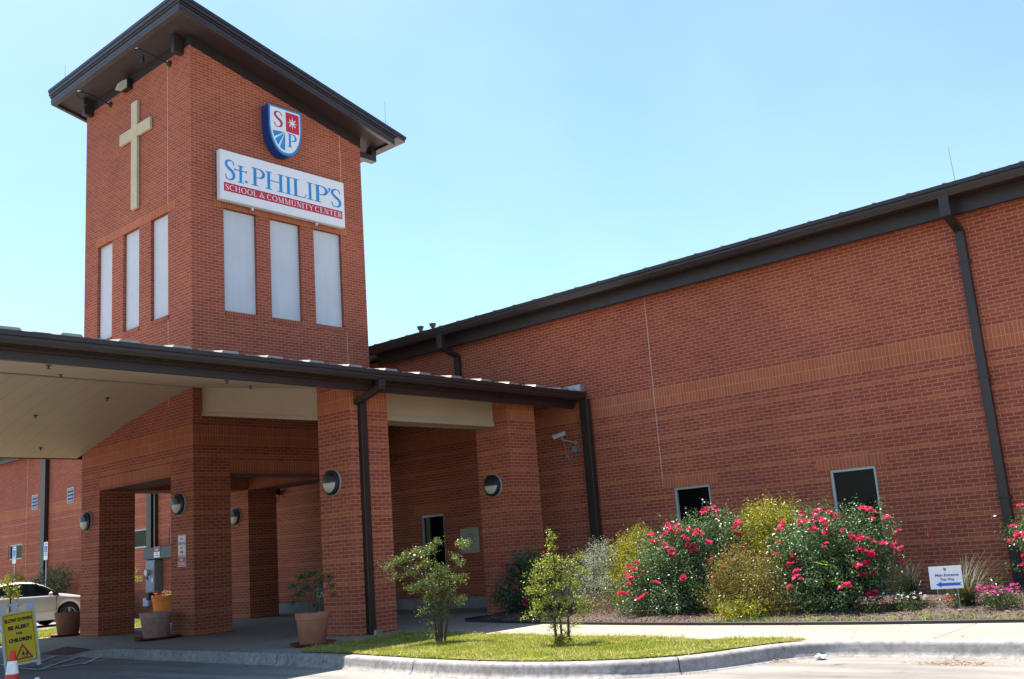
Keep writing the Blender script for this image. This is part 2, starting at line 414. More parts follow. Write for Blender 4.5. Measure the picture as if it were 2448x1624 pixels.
def bloom_mat(name, a, b):
    t = NT(name); g = t.n('ShaderNodeNewGeometry'); oi = t.n('ShaderNodeObjectInfo')
    f = t.math('ADD', t.math('MULTIPLY', g.outputs['Random Per Island'], 0.5), t.math('MULTIPLY', oi.outputs['Random'], 0.5))
    c = t.ramp(f, [(0.1, a), (0.9, b)])
    return t.bsdf(c, 0.5, 0, 0.4, transl=(c, 0.35))
M['b_rose'] = bloom_mat('rose_petal', (0.72, 0.016, 0.050), (0.88, 0.055, 0.24))
M['b_pink'] = bloom_mat('magenta_petal', (0.60, 0.03, 0.32), (0.74, 0.10, 0.42))
M['b_white'] = bloom_mat('white_petal', (0.80, 0.70, 0.72), (0.84, 0.80, 0.80))
M['b_coral'] = bloom_mat('coral_petal', (0.70, 0.05, 0.05), (0.75, 0.10, 0.09))

def glass_mat(name, col, rough=0.04):
    t = NT(name); nz = t.noise(2.5, 3, 0.6, t.pos())
    return t.bsdf(t.ramp(nz, [(0.3, tuple(c * 0.6 for c in col)), (0.7, col)]), rough, 0, 0.07)
M['pane'] = glass_mat('dark_window_glass', (0.004, 0.005, 0.0055))
M['pane_greenrefl'] = glass_mat('glass_with_green_reflection', (0.010, 0.026, 0.020))  # dark green reflection painted into the glass base colour
M['carglass'] = glass_mat('car_glass', (0.012, 0.014, 0.014))
def blind_mat():
    t = NT('dark_glass_with_blinds'); sp_ = t.n('ShaderNodeSeparateXYZ', inp={0: t.pos()}); fz_ = t.math('FRACT', t.math('DIVIDE', sp_.outputs[2], .028)); nz = t.noise(1.6, 3, .6, t.pos())
    k = t.math('MULTIPLY', t.math('LESS_THAN', fz_, .45), t.remap(nz, .42, .7, .0, 1.0))
    return t.bsdf(t.mix(k, (.004, .005, .0055), (.016, .017, .017)), .05, 0, .12)
M['pane'] = blind_mat()
def carpaint():
    t = NT('silver_metal_car_paint'); nz = t.noise(400, 2, 0.5, t.pos())
    return t.bsdf(t.ramp(nz, [(0.3, (0.58, 0.56, 0.54)), (0.7, (0.66, 0.64, 0.62))]), 0.34, 0.35, 0.5, coat=0.6)
M['car'] = carpaint()

# ------------------------------------------------------------------ lettering
def serif_glyphs():
    tk, th, sf = 0.135, 0.055, 0.045
    G = {}
    def stem(x, w=tk, y0=0, y1=1): return [('l', [(x, y0, w), (x, y1, w)])]
    def srf(x, y, l=0.30): return [('h', (x - l / 2, x + l / 2, y))]
    def full(x, w=tk, l=0.30): return stem(x, w) + srf(x, 0, l) + srf(x, 1, l)
    def arc(cx, cy, rx, ry, a0, a1, n=18, wmin=th, wmax=tk):
        pts = []
        for i in range(n + 1):
            a = R(a0 + (a1 - a0) * i / n)
            w = wmin + (wmax - wmin) * abs(math.cos(a)) ** 1.3
            pts.append((cx + rx * math.cos(a), cy + ry * math.sin(a), w))
        return [('l', pts)]
    G['I'] = (0.34, full(0.17))
    G['H'] = (0.94, full(0.19) + full(0.75) + [('l', [(0.19, 0.52, th), (0.75, 0.52, th)])])
    G['L'] = (0.72, full(0.19) + [('l', [(0.19, 0.03, th), (0.62, 0.03, th), (0.69, 0.24, th)])])
    G['P'] = (0.68, full(0.19) + [('l', [(0.19, 0.97, th), (0.34, 0.97, th)])] + arc(0.34, 0.72, 0.25, 0.25, 90, -90) + [('l', [(0.34, 0.47, th), (0.19, 0.47, th)])])
    G['R'] = (0.78, G['P'][1] + [('l', [(0.36, 0.47, tk), (0.70, 0.03, tk * 0.9)]), ('h', (0.62, 0.80, 0))])
    G['T'] = (0.76, stem(0.38) + srf(0.38, 0) + [('l', [(0.03, 0.78, th), (0.06, 0.97, th), (0.70, 0.97, th), (0.73, 0.78, th)])])
    G['E'] = (0.66, full(0.19) + [('l', [(0.19, 0.03, th), (0.57, 0.03, th), (0.62, 0.22, th)]), ('l', [(0.19, 0.97, th), (0.54, 0.97, th), (0.57, 0.80, th)]), ('l', [(0.19, 0.52, th), (0.47, 0.52, th)])])
    G['N'] = (0.92, stem(0.19, th) + srf(0.19, 0) + stem(0.75, th) + srf(0.75, 1) + srf(0.14, 1, 0.2) + [('l', [(0.17, 1.0, tk), (0.77, 0.0, tk)])])
    G['M'] = (1.08, stem(0.18, th) + srf(0.18, 0) + stem(0.90, tk) + srf(0.90, 0) + srf(0.14, 1, 0.2) + srf(0.94, 1, 0.2) + [('l', [(0.18, 1.0, tk), (0.53, 0.02, tk * 0.8)]), ('l', [(0.90, 1.0, th), (0.53, 0.02, th)])])
    G['U'] = (0.88, stem(0.19, tk, 0.3, 1) + srf(0.19, 1) + stem(0.71, th, 0.3, 1) + srf(0.71, 1, 0.24) + arc(0.45, 0.31, 0.26, 0.29, 180, 360))
    G['Y'] = (0.82, stem(0.41, tk, 0, 0.48) + srf(0.41, 0) + [('l', [(0.10, 1, tk), (0.41, 0.45, tk)]), ('l', [(0.72, 1, th), (0.41, 0.45, th)])] + srf(0.10, 1, 0.24) + srf(0.72, 1, 0.24))
    G['O'] = (0.94, arc(0.47, 0.5, 0.38, 0.47, 0, 360, 36))
    G['C'] = (0.82, arc(0.46, 0.5, 0.38, 0.47, 48, 312, 30) + [('l', [(0.70, 0.93, th), (0.73, 0.74, th)])])
    sp = [(0.50, 0.76, th), (0.47, 0.90, th), (0.33, 0.975, th), (0.17, 0.92, tk * 0.75), (0.105, 0.79, tk * 0.95), (0.15, 0.66, tk), (0.29, 0.54, tk * 1.1), (0.44, 0.42, tk * 1.1), (0.50, 0.27, tk), (0.45, 0.11, tk * 0.8), (0.30, 0.025, th), (0.13, 0.07, th), (0.07, 0.26, th)]
    def smooth(pts, k=4):
        out = []
        for i in range(len(pts) - 1):
            p0, p1, p2, p3 = pts[max(i - 1, 0)], pts[i], pts[i + 1], pts[min(i + 2, len(pts) - 1)]
            for j in range(k):
                q = j / k
                out.append(tuple(0.5 * ((2 * b) + (c - a) * q + (2 * a - 5 * b + 4 * c - d) * q * q + (3 * b - a - 3 * c + d) * q ** 3) for a, b, c, d in zip(p0, p1, p2, p3)))
        return out + [pts[-1]]
    G['S'] = (0.60, [('l', smooth(sp))])
    amp = [(0.74, 0.02, tk), (0.28, 0.66, tk * 0.8), (0.24, 0.84, th), (0.35, 0.97, th), (0.47, 0.86, th), (0.40, 0.66, th), (0.16, 0.42, tk * 0.8), (0.10, 0.22, tk), (0.26, 0.03, th), (0.48, 0.09, th), (0.68, 0.46, th)]
    G['&'] = (0.86, [('l', smooth(amp))] + [('h', (0.58, 0.80, 0.50))])
    G['t'] = (0.60, stem(0.30, tk, 0, 1) + srf(0.30, 0, 0.34) + srf(0.30, 0.98, 0.30) + [('l', [(0.0, 0.70, th), (0.60, 0.70, th)]), ('l', [(0.0, 0.62, th), (0.0, 0.78, th)]), ('l', [(0.60, 0.62, th), (0.60, 0.78, th)])])
    G['.'] = (0.24, [('d', (0.12, 0.09, 0.12))])
    G["'"] = (0.22, [('d', (0.11, 0.93, 0.11)), ('l', [(0.14, 0.92, 0.10), (0.06, 0.70, 0.02)])])
    G[' '] = (0.30, [])
    return G
GL = serif_glyphs()

class Frame:
    """maps 2-D (a, b, lift) on a face to 3-D"""
    def __init__(s, o, right, up, n):
        s.o = Vector(o); s.r = Vector(right); s.u = Vector(up); s.n = Vector(n)
    def __call__(s, a, b, k=0.0): return tuple(s.o + s.r * a + s.u * b + s.n * k)

LIFT = [0.0]
def strokes(mb, fr, glyph, x0, y0, sx, sy, lift, m=0):
    for st in GL[glyph][1]:
        LIFT[0] = (LIFT[0] + 0.00023) % 0.002
        k = lift + LIFT[0]
        if st[0] == 'h':
            a, b, y = st[1]; hh = 0.025; yy = y + (hh if y < 0.5 else -hh)
            mb.poly([fr(x0 + q * sx, y0 + w * sy, k) for q, w in ((a, yy - hh), (b, yy - hh), (b, yy + hh), (a, yy + hh))], m)
        elif st[0] == 'd':
            x, y, r_ = st[1]
            pts = []
            for i in range(8):
                rr = r_ if i % 2 == 0 else r_ * 0.42
                pts.append(fr(x0 + (x + rr * math.cos(i * math.pi / 4)) * sx, y0 + (y + rr * math.sin(i * math.pi / 4)) * sy, k))
            mb.poly(pts, m)
        else:
            pts = st[1]; L_, R_ = [], []
            for i, (x, y, w) in enumerate(pts):
                a = pts[max(i - 1, 0)]; b = pts[min(i + 1, len(pts) - 1)]
                dx, dy = b[0] - a[0], b[1] - a[1]; q = math.hypot(dx, dy) or 1
                nx, ny = -dy / q, dx / q
                if i in (0, len(pts) - 1) and len(pts) == 2: pass
                L_.append(fr(x0 + (x + nx * w / 2) * sx, y0 + (y + ny * w / 2) * sy, k)); R_.append(fr(x0 + (x - nx * w / 2) * sx, y0 + (y - ny * w / 2) * sy, k))
            for i in range(len(pts) - 1):
                mb.quad(R_[i], R_[i + 1], L_[i + 1], L_[i], m)

def serif_text(mb, fr, txt, x0, x1, y0, h, lift, gap=0.08, m=0):
    tot = sum(GL[c][0] + gap for c in txt) - gap
    sx = (x1 - x0) / tot; x = x0
    for c in txt:
        strokes(mb, fr, c, x, y0, sx, h, lift, m); x += (GL[c][0] + gap) * sx

def sans_text(mb, fr, txt, xc, y0, h, lift, width=None, bold=0.02, m=0):
    """built-in font outline, centred at xc, cap height h (optionally forced to width)"""
    cu = bpy.data.curves.new('t', 'FONT'); cu.body = txt; cu.offset = bold; cu.resolution_u = 2; cu.fill_mode = 'FRONT'
    ob = bpy.data.objects.new('t', cu); COL.objects.link(ob)
    bpy.context.view_layer.update()
    me = bpy.data.meshes.new_from_object(ob.evaluated_get(bpy.context.evaluated_depsgraph_get()))
    vs = [v.co.copy() for v in me.vertices]; fs = [tuple(p.vertices) for p in me.polygons]
    bpy.data.objects.remove(ob); bpy.data.curves.remove(cu); bpy.data.meshes.remove(me)
    if not vs: return
    xs = [v.x for v in vs]; ys = [v.y for v in vs]
    lo = 0.0; hi = max(ys); a, b = min(xs), max(xs)
    sy = h / (hi - lo); sx = (width / (b - a)) if width else sy
    mb.add([fr(xc + (v.x - (a + b) / 2) * sx, y0 + (v.y - lo) * sy, lift) for v in vs], fs, m)

# ------------------------------------------------------------------ ground, road, pavement, kerb
def sheet(name, pts, z, mat, kind='structure', mound=None):
    mb = MB(); mb.poly([(x, y, z) for x, y in pts]); o = mb.build(name, mat); tag(o, kind=kind); return o

ZP, ZR = 0.10, -0.06
mb = MB(); mb.box(-1500, 1500, -1500, 1500, -2.0, -0.25)
tag(mb.build('ground', M['far']), kind='structure')
mb = MB(); mb.box(-70, 70, -75, 5.5, -0.24, ZR)
tag(mb.build('road', M['road']), kind='structure')

# front line of the kerb, from the ramp at the left round the bulge to the straight at the right
KL = [(-6.35, -1.93), (-4.5, -1.94), (-3.0, -1.95), (-1.6, -1.96), (-0.5, -1.99), (0.6, -2.03), (2.2, -2.10), (4.1, -2.20), (5.5, -2.25), (6.8, -2.33), (7.9, -2.44), (8.9, -2.60), (9.9, -2.74), (10.9, -2.80), (11.8, -2.70), (12.5, -2.46), (13.02, -2.10), (13.32, -1.60), (13.5, -1.15), (13.68, -0.80), (13.95, -0.58), (14.35, -0.49), (15.2, -0.48), (16.2, -0.48), (17.2, -0.48), (18.5, -0.48), (20.0, -0.48), (22.0, -0.48), (25.0, -0.48), (30.0, -0.48)]
def resample(pts, step=0.18):
    P = [Vector((a, b)) for a, b in pts]; out = []
    for i in range(len(P) - 1):
        p0, p1, p2, p3 = P[max(i - 1, 0)], P[i], P[i + 1], P[min(i + 2, len(P) - 1)]
        n = max(1, int((p2 - p1).length / step))
        for j in range(n):
            q = j / n
            out.append(0.5 * ((2 * p1) + (p2 - p0) * q + (2 * p0 - 5 * p1 + 4 * p2 - p3) * q * q + (3 * p1 - p0 - 3 * p2 + p3) * q ** 3))
    return out + [P[-1]]
KR = resample(KL)
def offs(P, d):
    o = []
    for i, p in enumerate(P):
        t = (P[min(i + 1, len(P) - 1)] - P[max(i - 1, 0)]).normalized()
        o.append(p + Vector((-t.y, t.x)) * d)
    return o
prof = [(0.19, -0.05), (0.19, 0.098), (0.16, 0.106), (0.05, 0.105), (0.018, 0.099), (0.0, 0.084), (-0.008, 0.06), (-0.022, 0.0), (-0.034, -0.03), (-0.06, -0.046), (-0.085, -0.055), (-0.095, -0.07)]
def taper(x): 
    q = min(1, max(0, (x + 1.5) / 2.1)); return q * q * (3 - 2 * q)
mb = MB(); rows = [[(q.x, q.y, (ZR + .005) + (z - ZR - .005) * taper(q.x) - (0.0 if z > -.05 else .004)) for q in offs(KR, d)] for d, z in prof]
b = len(rows[0])
mb.v = [p for r_ in rows for p in r_]
for i in range(len(rows) - 1):
    for k in range(b - 1):
        mb.f.append([i * b + k, (i + 1) * b + k, (i + 1) * b + k + 1, i * b + k + 1]); mb.m.append(0)
mb.poly([r_[0] for r_ in rows]); mb.poly([r_[-1] for r_ in rows][::-1])
kerb = mb.build('kerb', M['kerb'], smooth=True, shade_angle=38); tag(kerb, kind='structure')
# dark cracks / joints across the kerb
mb = MB()
SJ = [min(range(len(KR)), key=lambda i: abs(KR[i].x - q_)) for q_ in (9.55, 13.08, 6.0)]
for s0 in SJ:
    t = (KR[s0 + 1] - KR[s0]).normalized(); wv = 0.012
    for (d0, z0), (d1, z1) in zip(prof[1:-2], prof[2:-1]):
        a0, a1 = offs(KR, d0)[s0], offs(KR, d1)[s0]
        mb.quad((a0.x, a0.y, z0 + .003), (a0.x + t.x * wv, a0.y + t.y * wv, z0 + .003), (a1.x + t.x * wv, a1.y + t.y * wv - .002, z1 + .003), (a1.x, a1.y - .002, z1 + .003))
tag(mb.build('kerb', M['soil']), kind='structure')

back = offs(KR, 0.18)
def ramp_z(x, y):
    return ZP - (1 - taper(x)) * (ZP - ZR - .006) * max(0.0, min(1.0, (-0.62 - y) / 1.2))
mb = MB()
gx = [-6.35 + i * (7.15 / 22) for i in range(23)]; gyv = [-0.62 - i * 0.12 for i in range(11)]
for i in range(22):
    for k in range(10):
        mb.quad(*[(x, y, ramp_z(x, y)) for x, y in ((gx[i], gyv[k + 1]), (gx[i + 1], gyv[k + 1]), (gx[i + 1], gyv[k]), (gx[i], gyv[k]))])
pv = [(-6.35, 6.275), (-6.35, -0.62), (0.8, -0.62), (0.8, -1.82)] + [(p.x, p.y) for p in back if p.x > 0.85] + [(30, 6.275)]
b0 = len(mb.v); mb.poly([(x, y, ZP) for x, y in pv])
mb.quad((-6.35, 6.275, ZP), (-6.35, 6.275, -0.2), (-6.35, -0.62, -0.2), (-6.35, -0.62, ZP))
pvm = mb.build('pavement', M['walk']); tag(pvm, kind='structure')
for p in pvm.data.polygons:
    if abs(p.normal.z) > 0.5 and p.normal.z < 0: p.flip()

mb = MB()
for a, b_ in (((15.07, -0.30), (15.03, 1.36)), ((14.17, -0.30), (13.62, 1.2)), ((12.0, -0.36), (12.0, 1.3)), ((10.4, -0.14), (10.4, 1.48)), ((8.8, 0.1), (8.8, 1.7)), ((5.9, -2.0), (5.9, 0.3)), ((-6.3, -0.58), (5.9, -0.58)), ((2.6, -1.85), (2.6, 6)), ((-3.6, -.57), (-3.6, -0.1)), ((17.0, -.3), (17.0, 1.3))):
    d = (Vector(b_) - Vector(a)).normalized(); n = Vector((-d.y, d.x)) * 0.006
    mb.quad((a[0] - n.x, a[1] - n.y, ZP + .003), (b_[0] - n.x, b_[1] - n.y, ZP + .003), (b_[0] + n.x, b_[1] + n.y, ZP + .003), (a[0] + n.x, a[1] + n.y, ZP + .003))
pj = mb.build('pavement', M['plinth']); tag(pj, kind='structure')

# tactile patch on the ramp (slopes with it)
mb = MB()
q = [(-3.05, -1.22), (-1.55, -1.40), (-1.55, -1.93), (-2.95, -1.86)]
N = 8
def qp(u_, v_):
    x = (q[0][0] * (1 - u_) + q[1][0] * u_) * (1 - v_) + (q[3][0] * (1 - u_) + q[2][0] * u_) * v_
    y = (q[0][1] * (1 - u_) + q[1][1] * u_) * (1 - v_) + (q[3][1] * (1 - u_) + q[2][1] * u_) * v_
    return (x, y, ramp_z(x, y) + .006)
for i in range(N):
    for k in range(N):
        mb.quad(qp(i / N, (k + 1) / N), qp((i + 1) / N, (k + 1) / N), qp((i + 1) / N, k / N), qp(i / N, k / N))
for i in range(24):
    for k in range(9):
        mb.lathe([(0.016, 0), (0.012, 0.005), (0.0, 0.006)], 6, qp((i + .5) / 24, (k + .5) / 9))
tac = mb.build('pavement', M['tactile']); tag(tac, kind='structure')

# white painted lines on the drive
mb = MB()
for li, (a, b_, w_) in enumerate((((-1.9, -2.55), (-2.75, -2.02), .04), ((-0.64, -2.926), (-1.72, -2.06), .04), ((1.15, -3.67), (-.66, -2.12), .045), ((1.21, -2.90), (0.10, -2.08), .04), ((1.16, -3.67), (0.90, -2.35), .05), ((0.1, -3.56), (1.16, -3.67), .05), ((-1.3, -3.29), (0.1, -3.56), .045))):
    d = (Vector(b_) - Vector(a)).normalized(); n = Vector((-d.y, d.x)) * w_; zz = ZR + .012 + li * .0006
    mb.quad((a[0] - n.x, a[1] - n.y, zz), (b_[0] - n.x, b_[1] - n.y, zz), (b_[0] + n.x, b_[1] + n.y, zz), (a[0] + n.x, a[1] + n.y, zz))
mk = mb.build('road_marking', M['wpaint']); tag(mk, kind='structure')
for p in mk.data.polygons:
    if p.normal.z < 0: p.flip()

# lawn island
LAWN = [(6.32, -2.05), (6.12, -1.5), (6.15, -0.9), (6.0, -0.1), (5.95, 0.30), (6.5, 0.40), (7.2, 0.28), (7.96, 0.16), (9.0, -0.02), (9.9, -0.15), (11.0, -0.28), (12.1, -0.40), (13.0, -0.48), (13.75, -0.50)]
lb = [(p.x, p.y) for p in offs(KR, 0.19) if 6.4 < p.x < 13.75 and p.y < -0.5]
LP = LAWN + lb[::-1]
def inside(x, y, P=LP):
    c = False; j = len(P) - 1
    for i in range(len(P)):
        if (P[i][1] > y) != (P[j][1] > y) and x < (P[j][0] - P[i][0]) * (y - P[i][1]) / (P[j][1] - P[i][1]) + P[i][0]: c = not c
        j = i
    return c
mb = MB(); mb.poly([(x, y, ZP + .014) for x, y in LP][::-1]); o = mb.build('lawn', M['turf']); tag(o, kind='structure')
for p in o.data.polygons:
    if p.normal.z < 0: p.flip()
def clump(x, y):
    q = math.sin(x * 2.3 + 1.1 * math.sin(y * 3.1)) * math.sin(y * 4.2 + .8 * math.sin(x * 1.7)) + .5 * math.sin(x * 9.1 + y * 4) * math.sin(y * 11.3 - x * 3)
    return max(.22, min(1.0, .72 + .55 * q))
def blades(name, P, n, h0, h1, mat, w=0.006, zz=ZP + .012, edge=0.0):
    xs = [p[0] for p in P]; ys = [p[1] for p in P]; pts = []
    while len(pts) < n:
        x = rng.uniform(min(xs), max(xs)); y = rng.uniform(min(ys), max(ys))
        if inside(x, y, P) and rng.uniform() < clump(x, y): pts.append((x, y))
    p = np.array(pts); h = rng.uniform(h0, h1, n) * (0.7 + 0.6 * (np.sin(p[:, 0] * 3.1 + 1) * np.sin(p[:, 1] * 4.3) * .5 + .5))
    a = rng.uniform(0, 2 * np.pi, n); l = rng.uniform(0.2, 0.9, n) * h; b = rng.uniform(0, 2 * np.pi, n)
    V = np.zeros((n, 3, 3)); dx, dy = np.cos(a) * w, np.sin(a) * w
    V[:, 0] = np.stack([p[:, 0] - dx, p[:, 1] - dy, np.full(n, zz)], 1); V[:, 1] = np.stack([p[:, 0] + dx, p[:, 1] + dy, np.full(n, zz)], 1)
    V[:, 2] = np.stack([p[:, 0] + np.cos(b) * l, p[:, 1] + np.sin(b) * l, zz + h], 1)
    o = raw_mesh(name, V.reshape(-1, 3), np.arange(n * 3).reshape(n, 3), mat)
    return o
o = blades('lawn_grass', LP, 60000, 0.016, 0.042, M['l_blade']); tag(o, kind='stuff')
ep = [Vector((a, b_)) for a, b_ in LP]; EP = []
for i in range(len(ep)):
    a, b_ = ep[i], ep[(i + 1) % len(ep)]
    for k in range(int((b_ - a).length * 260)):
        q = a.lerp(b_, rng.uniform()); EP.append((q.x + rng.normal(0, .022), q.y + rng.normal(0, .022)))
P3 = np.array([(x, y, ZP + .02 + abs(rng.normal(0, .018))) for x, y in EP if math.sin(x * 3.7) * math.sin(y * 5.1 + x) > -.35])
V, F = cards(P3, rng.uniform(.04, .10, len(P3)), rng.uniform(.005, .010, len(P3)), .4, .25); tag(raw_mesh('lawn_edge_grass', V, F, M['l_blade']), kind='stuff')

# grass beyond the canopy and the parking bay with the car
mb = MB(); mb.box(-11.6, -6.36, -3.2, 6.27, -0.2, 0.075); tag(mb.build('ground', M['turf']), kind='structure')
VP = [(-11.5, -3.1), (-6.4, -3.1), (-6.4, 6.0), (-11.5, 6.0)]
tag(blades('verge_grass', VP, 26000, 0.03, 0.085, M['l_blade'], 0.012, 0.07), kind='stuff')
mb = MB(); mb.box(-60, -11.62, -20, 6.0, -0.22, 0.06); tag(mb.build('road', M['road']), kind='structure')

# planting bed
BED = [(5.40, 2.44), (6.6, 2.12), (7.6, 1.92), (8.9, 1.66), (10.5, 1.47), (12.1, 1.36), (13.4, 1.32), (14.1, 1.34), (14.9, 1.38), (15.6, 1.43), (16.6, 1.47), (18.0, 1.52), (20.0, 1.6)]
BR = [(p.x, p.y) for p in resample(BED, 0.3)]
def bed_z(x, y):
    fy = np.interp(x, [p[0] for p in BR], [p[1] for p in BR])
    t = np.clip((y - fy) / 1.3, 0, 1)
    return ZP + 0.015 + 0.09 * t + 0.012 * np.sin(x * 5 + y * 3) * t
mb = MB(); cols_ = []
for i, (x, y) in enumerate(BR):
    r_ = []
    for j in range(9):
        yy = y + (6.2 - y) * (j / 8) ** 1.5
        xx = x if x > 5.5 else 5.40 + 0.0 * j
        r_.append((xx, yy, float(bed_z(xx, yy))))
    cols_.append(r_)
for i in range(len(cols_) - 1):
    for j in range(8): mb.quad(cols_[i][j], cols_[i + 1][j], cols_[i + 1][j + 1], cols_[i][j + 1])
tag(mb.build('soil', M['mulch'], smooth=True), kind='structure')
n = 15000
x = rng.uniform(5.5, 17.0, n); fy = np.interp(x, [p[0] for p in BR], [p[1] for p in BR]); y = fy + 0.03 + rng.uniform(0, 1, n) ** 1.4 * 3.2
z = bed_z(x, y) + rng.uniform(0.004, 0.022, n)
V, F = cards(np.stack([x, y, z], 1), rng.uniform(0.015, 0.06, n), rng.uniform(0.006, 0.022, n), 2.0, 0.75)
tag(raw_mesh('ground_cover', V, F, M['chips']), kind='stuff')
mb = MB()
for i in range(len(BR) - 1):
    mb.beam((BR[i][0], BR[i][1], ZP + .014), (BR[i + 1][0], BR[i + 1][1], ZP + .014), 0.012, 0.03)
    mb.tube([(BR[i][0], BR[i][1], ZP + .034), (BR[i + 1][0], BR[i + 1][1], ZP + .034)], 0.012, 8)
mb.tube([(5.40, 2.44, ZP + .05), (5.36, 4.3, ZP + .05)], 0.018, 6)
mb.beam((5.40, 2.44, ZP + .025), (5.36, 4.3, ZP + .025), 0.02, 0.05)
tag(mb.build('bed_edging', M['edging']), 'black plastic edging strip along the front of the flower bed', 'edging')
# sparse weeds at the edging
WP = [(11.0, 1.42), (16.5, 1.45), (16.5, 1.75), (11.0, 1.7)]
tag(blades('bed_weeds', WP, 420, 0.03, 0.13, M['l_lime'], 0.007, ZP + .02), kind='stuff')

# ------------------------------------------------------------------ the school wing
YW = 6.275
wing = thing('school_building', 'long red brick school wing with orange brick bands and dark bronze eaves', 'building', (4, 6.3, 0))
WIN = [(7.846, 8.70, 0.88, 35 * C), (11.238, 12.108, 0.88, 35 * C), (0.25, 1.08, 0.88, 35 * C), (-24.52, -23.22, 2.44, 3.05), (-14.75, -13.20, 2.35, 2.99), (-11.9, -10.7, 2.39, 2.94), (17.2, 18.06, 0.88, 35 * C)]
mb = MB(); mb.wall('Y', YW, -45, 32, -0.3, 6.60, WIN, sign=-1, depth=0.14)
mb.box(-45, 32, YW + 0.14, YW + 0.3, -0.3, 6.6, 0, 'ftb')
mb.quad((-45, YW, -0.3), (-45, YW, 6.6), (-45, 24, 6.6), (-45, 24, -0.3)); mb.quad((32, YW, -0.3), (32, 24, -0.3), (32, 24, 6.6), (32, YW, 6.6))
mb.quad((-45, 24, -0.3), (-45, 24, 6.6), (32, 24, 6.6), (32, 24, -0.3))
mb.build('wall', M['brick'], wing)
for (a, b_, c_, d_) in WIN:
    mb = MB()
    if c_ < 1: mb.box(a - 0.235, b_ + 0.22, YW - 0.003, YW + 0.05, 35 * C, 38 * C, 0, 'k')
    else: mb.box(a - 0.02, b_ + 0.02, YW - 0.003, YW + .05, d_, d_ + 1.5 * C, 0, 'k')
    mb.build('soldier_lintel', M['soldier'], wing)
for i, (a, b_, c_, d_) in enumerate(WIN):
    mb = MB(); fw_ = 0.05; y0, y1 = YW + 0.035, YW + 0.11
    mb.box(a, a + fw_, y0, y1, c_, d_); mb.box(b_ - fw_, b_, y0, y1, c_, d_)
    mb.box(a + fw_, b_ - fw_, y0, y1, d_ - fw_, d_); mb.box(a + fw_, b_ - fw_, y0, y1, c_, c_ + fw_)
    w = mb.build('window', M['alu'], wing)
    mb = MB(); mb.box(a + fw_, b_ - fw_, YW + 0.085, YW + 0.10, c_ + fw_, d_ - fw_)
    p = mb.build('pane', M['pane'] if c_ < 1 else M['pane_greenrefl']); p.parent = w
    if c_ < 1:
        mb = MB(); mb.box(a - .02, b_ + .02, YW - 0.03, YW + 0.10, c_ - 1.5 * C, c_, 0)
        p = mb.build('sill', M['rowlock']); p.parent = w
mb = MB()
for xx, z0, z1 in ((7.608, 2.40, 6.5), (-22.85, 0, 6.5), (17.9, 2.6, 6.5)):
    mb = MB(); mb.box(xx - .006, xx + .006, YW - 0.002, YW + .01, z0, z1, 0, 'k'); mb.build('movement_joint', M['sealant'], wing)
mb = MB(); mb.box(-6.3, 5.1, 5.93, YW - .001, ZP, 0.345); mb.build('plinth', M['plinth'], wing)
# eaves: gutter, fascia, soffit and standing ribs
def extrude_x(mb, prof_, x0, x1, m=0, closed=True):
    n = len(prof_); b = len(mb.v)
    for xx in (x0, x1):
        for (y, z) in prof_: mb.v.append((xx, y, z))
    for i in range(n if closed else n - 1):
        j = (i + 1) % n; mb.f.append([b + i, b + j, b + n + j, b + n + i]); mb.m.append(m)
    if closed:
        mb.f.append([b + i for i in range(n)][::-1]); mb.m.append(m); mb.f.append([b + n + i for i in range(n)]); mb.m.append(m)
XA = -0.75
mb = MB()
gp = [(5.52, 6.865), (5.52, 6.80), (5.545, 6.785), (5.545, 6.745), (5.60, 6.665), (5.74, 6.665), (5.74, 6.865)]
extrude_x(mb, gp, XA, 32); extrude_x(mb, gp, -45, -5.9)
for q_ in (3.1, 6.15, 9.2, 12.25, 15.3): extrude_x(mb, [(y - .003 if y < 5.7 else y, z + (.003 if z > 6.7 else -.003)) for y, z in gp], q_, q_ + .05)
mb.build('gutter', M['bronze'], wing)
mb = MB(); fp = [(5.965, 6.70), (5.965, 6.43), (5.99, 6.415), (6.03, 6.415), (6.03, 6.70)]
extrude_x(mb, fp, XA, 32); extrude_x(mb, fp, -45, -5.9); mb.build('fascia', M['bronze'], wing)
mb = MB()
for a, b_ in ((XA, 32), (-45, -5.9)):
    mb.box(a, b_, 5.74, 5.965, 6.69, 6.70); mb.box(a, b_, 6.03, YW + .02, 6.50, 6.53)
mb.build('soffit', M['bronze2'], wing)
mb = MB(); sl = 0.17
def rz(y): return 6.84 + sl * (y - 5.6)
mb.add([(-45, 5.6, rz(5.6)), (32, 5.6, rz(5.6)), (32, 24, rz(24)), (-45, 24, rz(24)), (-45, 5.6, 6.72), (32, 5.6, 6.72), (32, 24, 6.6), (-45, 24, 6.6)], [(0, 1, 2, 3), (4, 7, 6, 5), (0, 4, 5, 1), (2, 6, 7, 3), (1, 5, 6, 2), (0, 3, 7, 4)])
xx = -44.9
while xx < 32:
    if xx < -6 or xx > -0.7:
        for d0, h in ((0, 0.06), (0.30, 0.035)):
            x0 = xx + d0
            mb.add([(x0 - .06, 5.55, rz(5.55)), (x0 - .025, 5.55, rz(5.55) + h), (x0 + .025, 5.55, rz(5.55) + h), (x0 + .06, 5.55, rz(5.55)), (x0 - .06, 14, rz(14)), (x0 - .025, 14, rz(14) + h), (x0 + .025, 14, rz(14) + h), (x0 + .06, 14, rz(14))],
                   [(3, 2, 1, 0), (0, 1, 5, 4), (1, 2, 6, 5), (2, 3, 7, 6)])
    xx += 0.61
mb.build('roof', M['roof'], wing)
